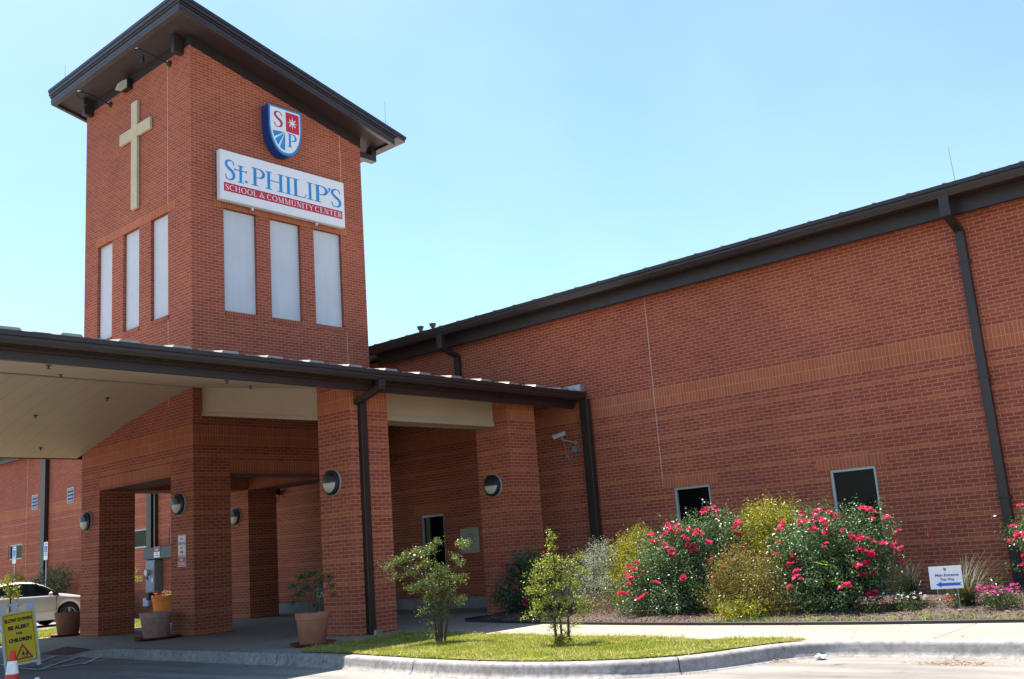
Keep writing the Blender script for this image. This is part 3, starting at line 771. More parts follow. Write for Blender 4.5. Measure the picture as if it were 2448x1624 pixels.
def wing_ds(x, zb=0.12):
    mb = MB()
    mb.box(x - .085, x + .085, 5.58, 5.70, 6.33, 6.70)
    mb.beam((x + .0, 5.64, 6.37), (x + .0, 6.19, 6.19), 0.145, 0.10)
    mb.box(x - .073, x + .073, 6.135, 6.245, zb, 6.21)
    for z in [q for q in (5.6, 3.6, 1.6) if q > zb]: mb.box(x - .10, x + .10, 6.13, 6.26, z, z + .03)
    mb.build('downspout', M['bronze'], wing, bevel=0.008)
wing_ds(1.98, 5.2); wing_ds(14.21); 
mb = MB(); mb.box(-21.2, -20.85, 6.10, 6.26, 0.1, 6.5); mb.build('downspout', M['bronze'], wing)
mb = MB(); mb.box(-13.1, -12.8, 6.12, 6.26, 2.3, 6.5); mb.box(-12.70, -12.60, 6.16, 6.26, 2.3, 6.5); mb.build('downspout', M['bronze'], wing)
for xx, yy in ((-0.02, 6.9), (0.36, 7.0)):
    z = rz(yy)
    mb = MB(); mb.lathe([(0.042, -.05), (0.042, 0.27), (0.07, 0.30), (0.10, 0.385), (0.09, 0.39), (0.05, 0.32), (0, 0.32)], 16, (xx, yy, z))
    mb.build('vent_pipe', M['black'], wing, smooth=True)
mb = MB(); mb.tube([(14.20, 6.5, 6.95), (14.17, 6.5, 7.82)], [0.009, 0.005], 6); mb.build('lightning_rod', M['galv'], wing)
for xx, z0 in ((-22.08, 4.32), (-19.0, 4.32)):
    v_ = MB(); w2, h2 = 0.27, 0.58
    v_.box(xx - w2, xx + w2, YW - .02, YW + .02, z0, z0 + .03); v_.box(xx - w2, xx + w2, YW - .02, YW + .02, z0 + h2 - .03, z0 + h2)
    v_.box(xx - w2, xx - w2 + .03, YW - .02, YW + .02, z0 + .03, z0 + h2 - .03); v_.box(xx + w2 - .03, xx + w2, YW - .02, YW + .02, z0 + .03, z0 + h2 - .03)
    for k in range(4):
        z = z0 + .05 + k * 0.135
        v_.add([(xx - w2 + .03, YW - .055, z), (xx + w2 - .03, YW - .055, z), (xx + w2 - .03, YW - .005, z + .08), (xx - w2 + .03, YW - .005, z + .08)], [(0, 1, 2, 3)])
    v = v_.build('louvre_vent', M['alu'], wing)
    v_ = MB(); v_.box(xx - w2 + .03, xx + w2 - .03, YW - .004, YW - .001, z0 + .03, z0 + h2 - .03); p = v_.build('dark_back', M['dgrey']); p.parent = v

# electrical gear on the wall seen through the tower
t = thing('electrical_cabinet', 'tall grey electrical cabinet with meter on the brick wall', 'cabinet', (-12.6, 6.2, 0.85))
mb = MB(); mb.box(-12.88, -12.30, 5.98, YW - .002, 0.85, 1.90); mb.build('enclosure', M['grey'], t, bevel=.01)
mb = MB(); mb.box(-12.60, -12.33, 5.965, 5.979, 0.89, 1.86); mb.build('door', M['grey'], t)
mb = MB(); mb.lathe([(0.10, 0), (0.10, 0.15), (0.0, 0.16)], 18, (-12.62, 5.98, 1.50), 'Y'); mb.build('meter', M['galv'], t, smooth=True)
mb = MB(); mb.box(-12.82, -12.74, 5.95, 5.979, 1.27, 1.38); mb.build('latch', M['dgrey'], t)
mb = MB(); mb.box(-12.45, -12.38, 5.955, 5.964, 1.18, 1.32); mb.build('notice', M['white'], t)
t = thing('cable_trough', 'dark grey cable trough box fixed above the electrical cabinet', 'trough', (-12.2, 6.2, 1.95))
mb = MB(); mb.box(-13.0, -11.2, 5.95, YW - .002, 1.93, 2.30); mb.build('body', M['dgrey'], t, bevel=.01)
mb = MB(); mb.box(-12.98, -12.82, 6.05, YW - .002, 0.6, 1.93); mb.build('conduit', M['dgrey'], t)
t = thing('danger_sign', 'small red and white danger high voltage sign on the grey trough', 'sign', (-12.1, 5.94, 2.1))
mb = MB(); mb.box(-12.27, -11.90, 5.935, 5.948, 1.97, 2.31); mb.build('plate', M['white'], t)
mb = MB(); mb.box(-12.26, -11.91, 5.930, 5.934, 2.15, 2.30); mb.build('black_panel', M['black'], t)
mb = MB(); mb.lathe([(0.0, 0.0), (0.15, 0.0)], 24, (0, 0, 0), 'Y'); mb.v = [(-12.085 + x, 5.928, 2.225 + z * .42) for x, y, z in mb.v]; mb.build('red_oval', M['signred'], t)
fr = Frame((-12.085, 5.926, 0), (1, 0, 0), (0, 0, 1), (0, -1, 0))
mb = MB(); sans_text(mb, fr, 'DANGER', 0, 2.20, 0.05, .001, 0.24); mb.build('danger_lettering', M['white'], t)
mb = MB(); fr.o.y = 5.934; sans_text(mb, fr, 'HIGH', 0, 2.085, 0.04, .001, 0.15); sans_text(mb, fr, 'VOLTAGE', 0, 2.015, 0.04, .001, 0.27); mb.build('voltage_lettering', M['black'], t)
mb = MB(); mb.box(-13.40, -13.07, 6.16, YW - .002, 0.40, 0.67); tag(mb.build('utility_box', M['plastic'], bevel=.01), 'small white utility box low on the brick wall behind the planters', 'utility box')

# ------------------------------------------------------------------ the tower
TW, TD, PW = 5.02, 5.02, 0.90
ZL = 51 * C
tower = thing('entrance_tower', 'square red brick entrance tower with sloping dark roof and blank grey panels', 'tower', (-2.5, 2.5, 0))
ZT0, ZT1 = 7.098, 141 * C
PR = [(0.833, 1.714), (2.101, 2.979), (3.388, 4.256)]
PL = [(-1.752, -0.980), (-3.048, -2.285), (-4.339, -3.594)]
def brick_top(y): return 13.36 - 0.248 * y
mb = MB()
zc = 12.0
mb.wall('X', 0, 0, TD, ZL, zc, [(a, b_, ZT0, ZT1) for a, b_ in PR], sign=1, depth=0.10)
mb.poly([(0, 0, zc), (0, TD, zc), (0, TD, brick_top(TD)), (0, 0, brick_top(0))])
mb.wall('Y', 0, -TW, 0, ZL, brick_top(0), [(a, b_, ZT0, ZT1) for a, b_ in PL], sign=-1, depth=0.10)
mb.wall('X', -TW, 0, TD, ZL, zc, (), sign=-1)
mb.poly([(-TW, TD, zc), (-TW, 0, zc), (-TW, 0, brick_top(0)), (-TW, TD, brick_top(TD))])
mb.wall('Y', TD, -TW, 0, ZL, brick_top(TD), (), sign=1)
# inner faces of the lintel walls and their undersides
mb.wall('X', -PW, PW, TD - PW, ZL, 4.6, (), sign=-1); mb.wall('X', -TW + PW, PW, TD - PW, ZL, 4.6, (), sign=1)
mb.wall('Y', PW, -TW + PW, -PW, ZL, 4.6, (), sign=1); mb.wall('Y', TD - PW, -TW + PW, -PW, ZL, 4.6, (), sign=-1)
mb.build('shaft', M['brick'], tower)
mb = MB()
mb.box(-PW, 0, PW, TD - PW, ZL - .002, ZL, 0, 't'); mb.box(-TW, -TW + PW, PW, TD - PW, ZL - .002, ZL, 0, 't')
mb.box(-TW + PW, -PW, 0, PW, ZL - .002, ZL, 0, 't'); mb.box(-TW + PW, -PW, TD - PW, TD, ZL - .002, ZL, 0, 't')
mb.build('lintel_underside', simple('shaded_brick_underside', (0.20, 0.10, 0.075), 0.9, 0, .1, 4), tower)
mb = MB(); mb.quad((-TW + PW, PW, 4.55), (-TW + PW, TD - PW, 4.55), (-PW, TD - PW, 4.55), (-PW, PW, 4.55)); mb.build('ceiling', M['tanbeam'], tower)
for px in (-PW, -TW):
    for py in (0, TD - PW):
        mb = MB(); mb.box(px, px + PW, py, py + PW, ZP - .15, ZL, 0, 't'); mb.build('pier', M['brick'], tower)
# lintel courses (proud of the wall by 3 mm)
e = .003
def course(name, mat, *b):
    mb = MB(); mb.box(*b); mb.build(name, mat, tower)
for (z0, z1, nm, mt) in ((52 * C, 55 * C, 'soldier_course', M['soldier']), (ZL - .0015, 52 * C, 'rowlock_course', M['rowlock'])):
    course(nm, mt, -TW + PW, -PW, -e, .02, z0, z1, 0, 'k'); course(nm, mt, -.02, e, PW, TD - PW, z0, z1, 0, 'l')
    course(nm, mt, -TW + PW, -PW, TD - PW - e, TD - PW + .02, z0, z1, 0, 'k'); course(nm, mt, -TW + PW - .02, -TW + PW + e, PW, TD - PW, z0, z1, 0, 'l')
    course(nm, mt, -PW - e, -PW + .02, PW, TD - PW, z0, z1, 0, 'r')
course('soldier_course', M['soldier'], PL[2][0] - .10, PL[0][1] + .32, -e, .02, ZT1, ZT1 + 3 * C, 0, 'k')
course('soldier_course', M['soldier'], -.02, e, PR[0][0] - .25, PR[2][1] + .19, ZT1, ZT1 + 3 * C, 0, 'l')
for a, b_ in PR: course('rowlock_sill', M['rowlock'], -.08, .018, a - .01, b_ + .01, ZT0 - 1.5 * C, ZT0 + .002, 0)
for a, b_ in PL: course('rowlock_sill', M['rowlock'], a - .01, b_ + .01, -.018, .08, ZT0 - 1.5 * C, ZT0 + .002, 0)
for a, b_ in PR:
    mb = MB(); mb.box(-.2, -.085, a + .004, b_ - .004, ZT0 + .004, ZT1 - .004); mb.build('blank_panel', M['panel'], tower)
for a, b_ in PL:
    mb = MB(); mb.box(a + .004, b_ - .004, .085, .2, ZT0 + .004, ZT1 - .004); mb.build('blank_panel', M['panel'], tower)
for z0, z1 in ((10.9, brick_top(4.33)), (5.0, ZT0 - .12)):
    mb = MB(); mb.box(-.01, .002, 4.325, 4.337, z0, z1); mb.build('movement_joint', M['sealant'], tower)
for z0, z1 in ((ZT1 + 3 * C, brick_top(0)), (5.0, ZT0 - .12)):
    mb = MB(); mb.box(-.99, -.978, -.002, .01, z0, z1); mb.build('movement_joint', M['sealant'], tower)
# roof: stepped edge all round, tilted down towards +Y
def rtop(y): return 13.585 - 0.248 * y      # soffit level
def slab(mb, o, z0, z1, oy1=None):
    x0, x1, y0, y1 = -TW - o, o, -o, TD + (o if oy1 is None else oy1)
    vs = [(x, y, rtop(y) + dz) for dz in (z0, z1) for x, y in ((x0, y0), (x1, y0), (x1, y1), (x0, y1))]
    mb.add(vs, [(0, 3, 2, 1), (4, 5, 6, 7), (0, 1, 5, 4), (1, 2, 6, 5), (2, 3, 7, 6), (3, 0, 4, 7)])
def ring(mb, o, i, z0, z1):
    xo0, xo1, yo0, yo1 = -TW - o, o, -o, TD + o; xi0, xi1, yi0, yi1 = -TW - i, i, -i, TD + i
    O = [(xo0, yo0), (xo1, yo0), (xo1, yo1), (xo0, yo1)]; I = [(xi0, yi0), (xi1, yi0), (xi1, yi1), (xi0, yi1)]
    for k in range(4):
        j = (k + 1) % 4
        P = lambda p, dz: (p[0], p[1], rtop(p[1]) + dz)
        mb.quad(P(O[k], z0), P(O[j], z0), P(O[j], z1), P(O[k], z1)); mb.quad(P(I[j], z0), P(I[k], z0), P(I[k], z1), P(I[j], z1))
        mb.quad(P(O[j], z0), P(O[k], z0), P(I[k], z0), P(I[j], z0)); mb.quad(P(O[k], z1), P(O[j], z1), P(I[j], z1), P(I[k], z1))
mb = MB(); slab(mb, 0.60, 0.03, 0.05); mb.build('roof_soffit', M['tsoffit'], tower)
mb = MB(); ring(mb, 0.66, 0.55, -0.035, 0.029); ring(mb, 0.665, 0.60, 0.03, 0.115); mb.build('fascia', M['bronze'], tower)
mb = MB(); slab(mb, 0.655, 0.116, 0.15); slab(mb, 0.685, 0.151, 0.18, .74); slab(mb, 0.66, 0.181, 0.205, .72); slab(mb, 0.705, 0.206, 0.285, 1.00); slab(mb, 0.695, 0.286, 0.30, 1.02); slab(mb, 0.72, 0.301, 0.375, 1.04); slab(mb, 0.70, 0.376, 0.39, 1.02); mb.build('roof', M['bronze'], tower)
mb = MB()   # frieze board between brick and soffit
fz = .012
P = lambda x, y, z: (x, y, z)
mb.quad((fz, -fz, brick_top(0) - .01), (fz, TD + fz, brick_top(TD) - .01), (fz, TD + fz, rtop(TD) + .03), (fz, -fz, rtop(0) + .03))
mb.quad((-TW - fz, -fz, brick_top(0) - .01), (fz, -fz, brick_top(0) - .01), (fz, -fz, rtop(0) + .03), (-TW - fz, -fz, rtop(0) + .03))
mb.quad((-TW - fz, TD + fz, brick_top(TD) - .01), (-TW - fz, -fz, brick_top(0) - .01), (-TW - fz, -fz, rtop(0) + .03), (-TW - fz, TD + fz, rtop(TD) + .03))
mb.quad((fz, TD + fz, brick_top(TD) - .01), (-TW - fz, TD + fz, brick_top(TD) - .01), (-TW - fz, TD + fz, rtop(TD) + .03), (fz, TD + fz, rtop(TD) + .03))
mb.quad((fz, -fz, brick_top(0) - .01), (0, 0, brick_top(0) - .01), (0, TD, brick_top(TD) - .01), (fz, TD + fz, brick_top(TD) - .01))
mb.build('frieze', M['bronze2'], tower)
for xx in (-0.42, -TW + .22):
    mb = MB(); mb.box(xx + .04, xx + .18, -.26, -.013, 13.20, rtop(-.2) + .03); mb.build('bracket', M['bronze'], tower, bevel=.006)
for xx in (-0.21, -TW + .01):
    mb = MB(); mb.box(xx, xx + .2, TD + .001, TD + .58, 11.86, 12.02); mb.box(xx, xx + .2, TD + .42, TD + .58, 12.02, rtop(TD + .5) + .03); mb.build('bracket', M['bronze'], tower)
mb = MB(); mb.tube([(-4.98, -.62, 13.9), (-4.98, -.62, 14.58)], [.008, .005], 6); mb.build('lightning_rod', M['galv'], tower)
mb = MB(); mb.tube([(.5, 5.54, 12.5), (.5, 5.54, 13.42)], [.008, .005], 6); mb.build('lightning_rod', M['galv'], tower)

# cross on the left face
cross = thing('wall_cross', 'tall tan cast stone cross on the tower wall', 'cross', (-2.4, -.06, 10.0))
mb = MB(); mb.box(-2.545, -2.26, -.085, -.01, 10.02, 12.78); mb.build('upright', M['stone'], cross, bevel=.008)
mb = MB(); mb.box(-3.125, -2.548, -.081, -.01, 11.845, 12.135); mb.box(-2.257, -1.655, -.081, -.01, 11.845, 12.135); mb.build('crossarm', M['stone'], cross, bevel=.008)
# shield
sh = thing('crest_sign', 'blue and white shield sign with letters S and P and a star', 'crest sign', (.15, 2.4, 11.1))
def shield_pts(g):
    y0, y1, zt, zb = 1.923 + g, 2.895 - g, 12.36 - g, 11.12 + g * 1.5
    cy = (y0 + y1) / 2; pts = [(y0, zt), (y1, zt)]
    hw = (y1 - y0) / 2; zm = 11.88
    for i in range(0, 15):
        q = i / 14; pts.append((cy + hw * math.cos(q * math.pi / 2) ** 0.85, zm - (zm - zb) * math.sin(q * math.pi / 2) ** 1.1))
    for i in range(13, -1, -1):
        q = i / 14; pts.append((cy - hw * math.cos(q * math.pi / 2) ** 0.85, zm - (zm - zb) * math.sin(q * math.pi / 2) ** 1.1))
    return pts
sp = shield_pts(0); mb = MB(); n = len(sp)
mb.v = [(.02, y, z) for y, z in sp] + [(.30, y, z) for y, z in sp]
mb.f = [[i, i + n, (i + 1) % n + n, (i + 1) % n] for i in range(n)] + [[n + i for i in range(n)][::-1], [i for i in range(n)]]
mb.m = [0] * len(mb.f)
mb.build('shield_body', M['navy'], sh)
mb = MB(); mb.poly([(.303, y, z) for y, z in shield_pts(.006)][::-1]); mb.build('blue_border', M['blue'], sh)
mb = MB(); mb.poly([(.306, y, z) for y, z in shield_pts(.05)][::-1]); mb.build('white_field', M['white'], sh)
mb = MB(); mb.box(.306, .309, 2.425, 2.815, 11.76, 12.27); mb.build('red_quarter', M['crimson'], sh)
mb = MB()
cy, cz = 2.615, 12.015
pts = []
for i in range(16):
    a = math.pi / 2 + i * math.pi / 8; rr = (0.185 if i % 4 == 0 else 0.0)
    if i % 4 == 0: rr = 0.18 if i % 8 == 0 else 0.155
    elif i % 4 == 2: rr = 0.055
    else: rr = 0.045
    pts.append((.311, cy + rr * math.cos(a), cz + rr * math.sin(a)))
mb.poly(pts)
for i in range(4):
    a = math.pi / 4 + i * math.pi / 2; c_, s_ = math.cos(a), math.sin(a)
    mb.poly([(.3115, cy + .14 * c_, cz + .14 * s_), (.3115, cy + .066 * c_ - .028 * s_, cz + .066 * s_ + .028 * c_), (.3115, cy + .066 * c_ + .028 * s_, cz + .066 * s_ - .028 * c_)])
mb.build('star', M['white'], sh)
fr = Frame((.309, 0, 0), (0, 1, 0), (0, 0, 1), (1, 0, 0))
mb = MB(); serif_text(mb, fr, 'S', 2.055, 2.345, 11.81, .42, .001); mb.build('letter_s', M['crimson'], sh)
mb = MB(); serif_text(mb, fr, 'P', 2.445, 2.745, 11.375, .355, .001); mb.build('letter_p', M['blue'], sh)
mb = MB()
apex = (2.398, 11.735)
for a0, a1, l in ((186, 211, .42), (219, 241, .42), (248, 268, .52)):
    A, B = R(a0), R(a1)
    def lim(a):
        r_ = .02
        Pp = shield_pts(.085)
        while r_ < .6:
            y, z = apex[0] + r_ * math.cos(a), apex[1] + r_ * math.sin(a)
            if not inside(y, z, Pp): break
            r_ += .01
        return r_ - .01
    N = 5; out = []
    for i in range(N + 1):
        a = A + (B - A) * i / N; r_ = lim(a); out.append((.310, apex[0] + r_ * math.cos(a), apex[1] + r_ * math.sin(a)))
    am = (A + B) / 2
    mb.poly([(.310, apex[0] + .03 * math.cos(am), apex[1] + .03 * math.sin(am))] + out)
mb.build('blue_rays', M['blue'], sh)
# main sign
sg = thing('name_sign', 'long white sign reading St. Philip\'s School and Community Center', 'sign', (.1, 2.4, 9.67))
mb = MB(); mb.box(.045, .195, .636, 4.255, 9.672, 10.885); mb.build('cabinet', M['white'], sg, bevel=.012)
mb = MB(); mb.box(.1955, .1985, .665, 4.225, 9.70, 10.857); mb.build('face', M['white'], sg)
mb = MB(); mb.box(.1985, .2005, .727, 4.172, 9.884, 10.095); mb.build('red_band', M['crimson'], sg)
fr = Frame((.1985, 0, 0), (0, 1, 0), (0, 0, 1), (1, 0, 0))
for g, a, b_, z, h in (('S', .735, 1.05, 10.17, .50), ('t', 1.025, 1.335, 10.165, .43), ('.', 1.265, 1.39, 10.185, .46), ('P', 1.455, 1.87, 10.19, .45), ('H', 1.84, 2.42, 10.19, .45), ('I', 2.42, 2.63, 10.19, .45), ('L', 2.62, 3.075, 10.19, .45), ('I', 3.07, 3.275, 10.19, .45), ('P', 3.275, 3.75, 10.19, .45), ("'", 3.715, 3.84, 10.19, .45), ('S', 3.80, 4.175, 10.165, .49)):
    mb = MB(); serif_text(mb, fr, g, a, b_, z, h, .002); mb.build('blue_letter', M['blue'], sg)
fr.o.x = .2005
for w_, a, b_ in (('SCHOOL', .762, 1.625), ('&', 1.685, 1.84), ('COMMUNITY', 1.89, 3.26), ('CENTER', 3.305, 4.15)):
    mb = MB(); serif_text(mb, fr, w_, a, b_, 9.922, .135, .001); mb.build('white_lettering', M['white'], sg)
for yy in (1.55, 3.42):
    for z0, z1 in ((9.60, 9.672), (10.885, 10.905)):
        mb = MB(); mb.box(.06, .12, yy - .02, yy + .02, z0, z1); mb.build('clip', M['white'], sg)

# gooseneck sign lights and flood light on the tower
def gooseneck(label, x):
    t = thing('gooseneck_light', label, 'light', (x, 0, 13.2), 0, 'gooseneck lights on the tower')
    mb = MB(); mb.lathe([(0.0, 0.0), (.075, 0.0), (.075, .025), (.05, .04), (0, .04)], 16, (0, -.013, .0), 'Y'); mb.build('wall_plate', M['black'], t, world=False)
    mb = MB(); mb.tube([(0, -.05, 0), (0, -.68, .12), (0, -.80, .13), (0, -.88, .09), (0, -.90, .02), (0, -.85, -.05), (-.0, -.74, -.08)], .017, 8); mb.build('arm', M['black'], t, world=False, smooth=True)
    mb = MB(); mb.lathe([(0.0, 0.06), (.032, .06), (.042, -.04), (.045, -.15), (.0, -.15)], 14, (0, -.70, -.06)); mb.build('lamp_head', M['black'], t, world=False, smooth=True)
    return t
gooseneck('gooseneck light on the tower close to its front corner', -.86)
gooseneck('gooseneck light on the tower farther from its front corner', -3.72)
t = thing('flood_light', 'black wall flood light with clear lens under the tower eaves above the cross', 'light', (-2.8, 0, 13.3))
mb = MB(); mb.box(-2.95, -2.60, -.16, -.013, 13.22, 13.50); mb.build('housing', M['black'], t, bevel=.02)
mb = MB(); mb.add([(-2.93, -.161, 13.23), (-2.62, -.161, 13.23), (-2.62, -.161, 13.44), (-2.93, -.161, 13.44), (-2.89, -.33, 13.20), (-2.66, -.33, 13.20), (-2.66, -.26, 13.38), (-2.89, -.26, 13.38)], [(0, 1, 5, 4), (1, 2, 6, 5), (2, 3, 7, 6), (3, 0, 4, 7), (4, 5, 6, 7)]); mb.build('lens', M['lens'], t)

# ------------------------------------------------------------------ the entrance canopy
can = thing('entrance_canopy', 'wide low entrance canopy with metal roof, dark gutter and tan soffit on brick columns', 'canopy', (2.5, 0, 0))
YE0, YE1 = -7.7, 6.17
EX = 5.92
def sof(x): return 5.295 - 0.93 * abs(x) / 5.5 if abs(x) <= 5.5 else 4.365
def curve_sof(x):
    a = abs(x)
    return np.interp(a, [0, 0.7, 1.6, 3.0, 4.0, 5.05, 5.6], [5.29, 5.225, 5.105, 4.865, 4.63, 4.405, 4.33])
mb = MB()
xs = [0, .7, 1.4, 2.1, 2.8, 3.5, 4.2, 4.9, 5.52]
def srow(x0, x1, y0, y1, f):
    mb.quad((x0, y0, f(x0)), (x0, y1, f(x0)), (x1, y1, f(x1)), (x1, y0, f(x1)))
fR = lambda x: 5.295 - (5.295 - 4.385) * x / 5.52
for i in range(len(xs) - 1): srow(xs[i], xs[i + 1], YE0, 6.26, fR)
xl = [0, -.7, -1.2, -1.6, -2.2, -3.0, -4.0, -5.05, -5.30]
fL = lambda x: float(np.interp(-x, [0, 0.7, 1.6, 3.0, 4.0, 5.05, 5.3], [5.295, 5.225, 5.105, 4.865, 4.63, 4.405, 4.35]))
for i in range(len(xl) - 1):
    srow(xl[i], xl[i + 1], YE0, 0, fL); srow(xl[i], xl[i + 1], TD, 6.26, fL)
mb.build('soffit', M['soffit'], can, smooth=True, shade_angle=10)
mb = MB(); mb.box(-.05, .05, YE0, -.02, 5.262, 5.287); mb.build('ridge_trim', M['tanbeam'], can)
def extrude_y(mb, prof_, y0, y1):
    n = len(prof_); b = len(mb.v)
    for yy in (y0, y1):
        for (x, z) in prof_: mb.v.append((x, yy, z))
    for i in range(n):
        j = (i + 1) % n; mb.f.append([b + i, b + n + i, b + n + j, b + j]); mb.m.append(0)
    mb.f.append([b + i for i in range(n)]); mb.m.append(0); mb.f.append([b + n + i for i in range(n)][::-1]); mb.m.append(0)
g = [(EX, 4.665), (EX, 4.60), (EX - .02, 4.585), (EX - .02, 4.545), (EX - .06, 4.495), (EX - .19, 4.495), (EX - .19, 4.665)]
mb = MB(); extrude_y(mb, g, YE0, YE1)
for q_ in (-5.2, -2.15, .9, 3.95): extrude_y(mb, [(x + (.003 if x > 5.75 else 0), z + (.003 if z > 4.6 else -.003)) for x, z in g], q_, q_ + .05)
mb.build('gutter', M['bronze'], can)
mb = MB(); extrude_y(mb, [(-x, z) for x, z in g][::-1], YE0, YE1); mb.build('gutter', M['bronze'], can)
for s in (1, -1):
    mb = MB()
    pr_ = [(5.73, 4.52), (5.68, 4.52), (5.68, 4.485), (5.63, 4.485), (5.63, 4.455), (5.58, 4.455), (5.58, 4.335), (5.51, 4.335), (5.51, 4.60), (5.73, 4.60)]
    if s > 0: extrude_y(mb, pr_, YE0, 6.1)
    else: extrude_y(mb, [(-x + .16, z) for x, z in pr_][::-1], YE0, 6.1)
    mb.build('fascia', M['bronze'], can)
# roof sheet with ribs
def rf(x): return 4.64 + 0.155 * (EX - .1 - abs(x))
mb = MB()
for s in (1, -1):
    a = [(s * (EX - .1), YE0, rf(EX - .1)), (s * (EX - .1), 6.25, rf(EX - .1)), (0, 6.25, rf(0)), (0, YE0, rf(0))]
    b_ = [(x, y, z - .1) for x, y, z in a]
    F_ = [(0, 1, 2, 3), (7, 6, 5, 4), (0, 4, 5, 1), (1, 5, 6, 2), (3, 7, 4, 0)]
    mb.add(a + b_, F_ if s > 0 else [f[::-1] for f in F_])
yy = -7.63 - .25
while yy < 6.0:
    for s in (1, -1):
        for d0, w0, w1, h, w_ in ((0, .20, .13, .085, 0), (.43, .12, .115, .055, 0)):
            y0 = yy + d0; xe, xr = s * (EX - .06), s * 0.05
            P8 = [(xe, y0 - w0, rf(EX - .06)), (xe, y0 - w1, rf(EX - .06) + h), (xe, y0 + w1, rf(EX - .06) + h), (xe, y0 + w0, rf(EX - .06)), (xr, y0 - w0, rf(0)), (xr, y0 - w1, rf(0) + h), (xr, y0 + w1, rf(0) + h), (xr, y0 + w0, rf(0))]
            F_ = [(0, 1, 2, 3), (0, 4, 5, 1), (1, 5, 6, 2), (2, 6, 7, 3)]
            mb.add(P8, F_ if s < 0 else [f[::-1] for f in F_])
    yy += 0.835
mb.box(-8.1, -5.6, YE0, 6.0, 4.80, 4.90)  # flat roof extension added out of view to shade the floor and pots
mb.build('roof', M['roof'], can)
mb = MB(); mb.box(3.2, EX - .12, 6.12, 6.272, 4.70, 4.86); mb.build('wall_flashing', M['galv'], can)
mb = MB()   # gable end closures
for y in (YE0, ):
    mb.poly([(-5.9, y - .01, 4.34), (5.9, y - .01, 4.34), (5.9, y - .01, 4.66), (0, y - .01, 5.62), (-5.9, y - .01, 4.66)])
mb.build('gable_fascia', M['bronze'], can)
CX0, CX1 = 4.223, 5.145
for (x0, x1, y0, y1) in ((CX0, CX1, .045, .958), (CX0, CX1, 4.312, 5.226), (CX0, CX1, -7.4, -6.49), (-5.02, -4.12, -7.4, -6.49)):
    mb = MB(); mb.box(x0, x1, y0, y1, ZR - .1, float(fR(x0)) + .04 if x0 > 0 else 4.62, 0, 'bt'); mb.build('column', M['brick'], can)
# tan beams
def sloped_beam(y0, y1, x0, x1, dep):
    mb = MB(); zt0, zt1 = fR(x0) + .02, fR(x1) + .02; zb0, zb1 = fR(x0) - dep, fR(x1) - dep
    mb.add([(x0, y0, zb0), (x1, y0, zb1), (x1, y1, zb1), (x0, y1, zb0), (x0, y0, zt0), (x1, y0, zt1), (x1, y1, zt1), (x0, y1, zt0)], [(0, 3, 2, 1), (4, 5, 6, 7), (0, 1, 5, 4), (1, 2, 6, 5), (2, 3, 7, 6), (3, 0, 4, 7)])
    z0, z1 = zb0 - .012, zb1 - .012
    mb.add([(x0, y0 - .02, z0), (x1, y0 - .02, z1), (x1, y1 + .02, z1), (x0, y1 + .02, z0), (x0, y0 - .02, z0 + .07), (x1, y0 - .02, z1 + .07), (x1, y1 + .02, z1 + .07), (x0, y1 + .02, z0 + .07)], [(0, 3, 2, 1), (4, 5, 6, 7), (0, 1, 5, 4), (1, 2, 6, 5), (2, 3, 7, 6), (3, 0, 4, 7)])
    mb.build('beam', M['tanbeam'], can)
sloped_beam(.23, .75, .004, CX0 - .002, .60); sloped_beam(4.5, 5.0, .004, CX0 - .002, .60)
mb = MB(); mb.box(4.42, 4.76, .96, 4.31, 3.98, fR(4.42) + .02, 0, 't'); mb.box(4.40, 4.78, .96, 4.31, 3.965, 4.06); mb.build('beam', M['tanbeam'], can)
# downspouts of the canopy
mb = MB(); yd = .215
mb.box(EX - .15, EX - .03, yd - .08, yd + .08, 4.36, 4.50); mb.beam((EX - .05, yd, 4.38), (5.16, yd, 4.19), .14, .10); mb.box(5.147, 5.25, yd + .02, yd + .16, .14, 4.22)
mb.beam((5.20, yd + .09, .16), (5.34, yd + .09, .125), .12, .09)
for z in (3.3, 1.2): mb.box(5.146, 5.257, yd + .005, yd + .175, z, z + .03)
mb.build('downspout', M['bronze'], can, bevel=.008)
mb = MB(); mb.beam((5.35, yd + .09, .145), (5.41, yd + .09, .13), .15, .08); mb.build('downspout_mouth', M['galv'], can)
mb = MB(); mb.box(EX - .16, EX + .06, 6.06, 6.20, .12, 4.50); mb.build('downspout', M['bronze'], can, bevel=.01)
for (x, y) in ((4.3, -5.0), (4.25, -1.9), (2.9, -.5), (-1.2, -1.3), (-2.6, -2.2), (-4.6, -1.2), (1.2, -3.4)):
    z = float(fR(x)) if x > 0 else fL(x)
    mb = MB(); mb.lathe([(.045, .0), (.045, -.012), (.015, -.015), (.012, -.05), (.03, -.055), (.03, -.06), (0, -.06)], 12, (x, y, z)); mb.build('sprinkler_head', M['dgrey'], can)

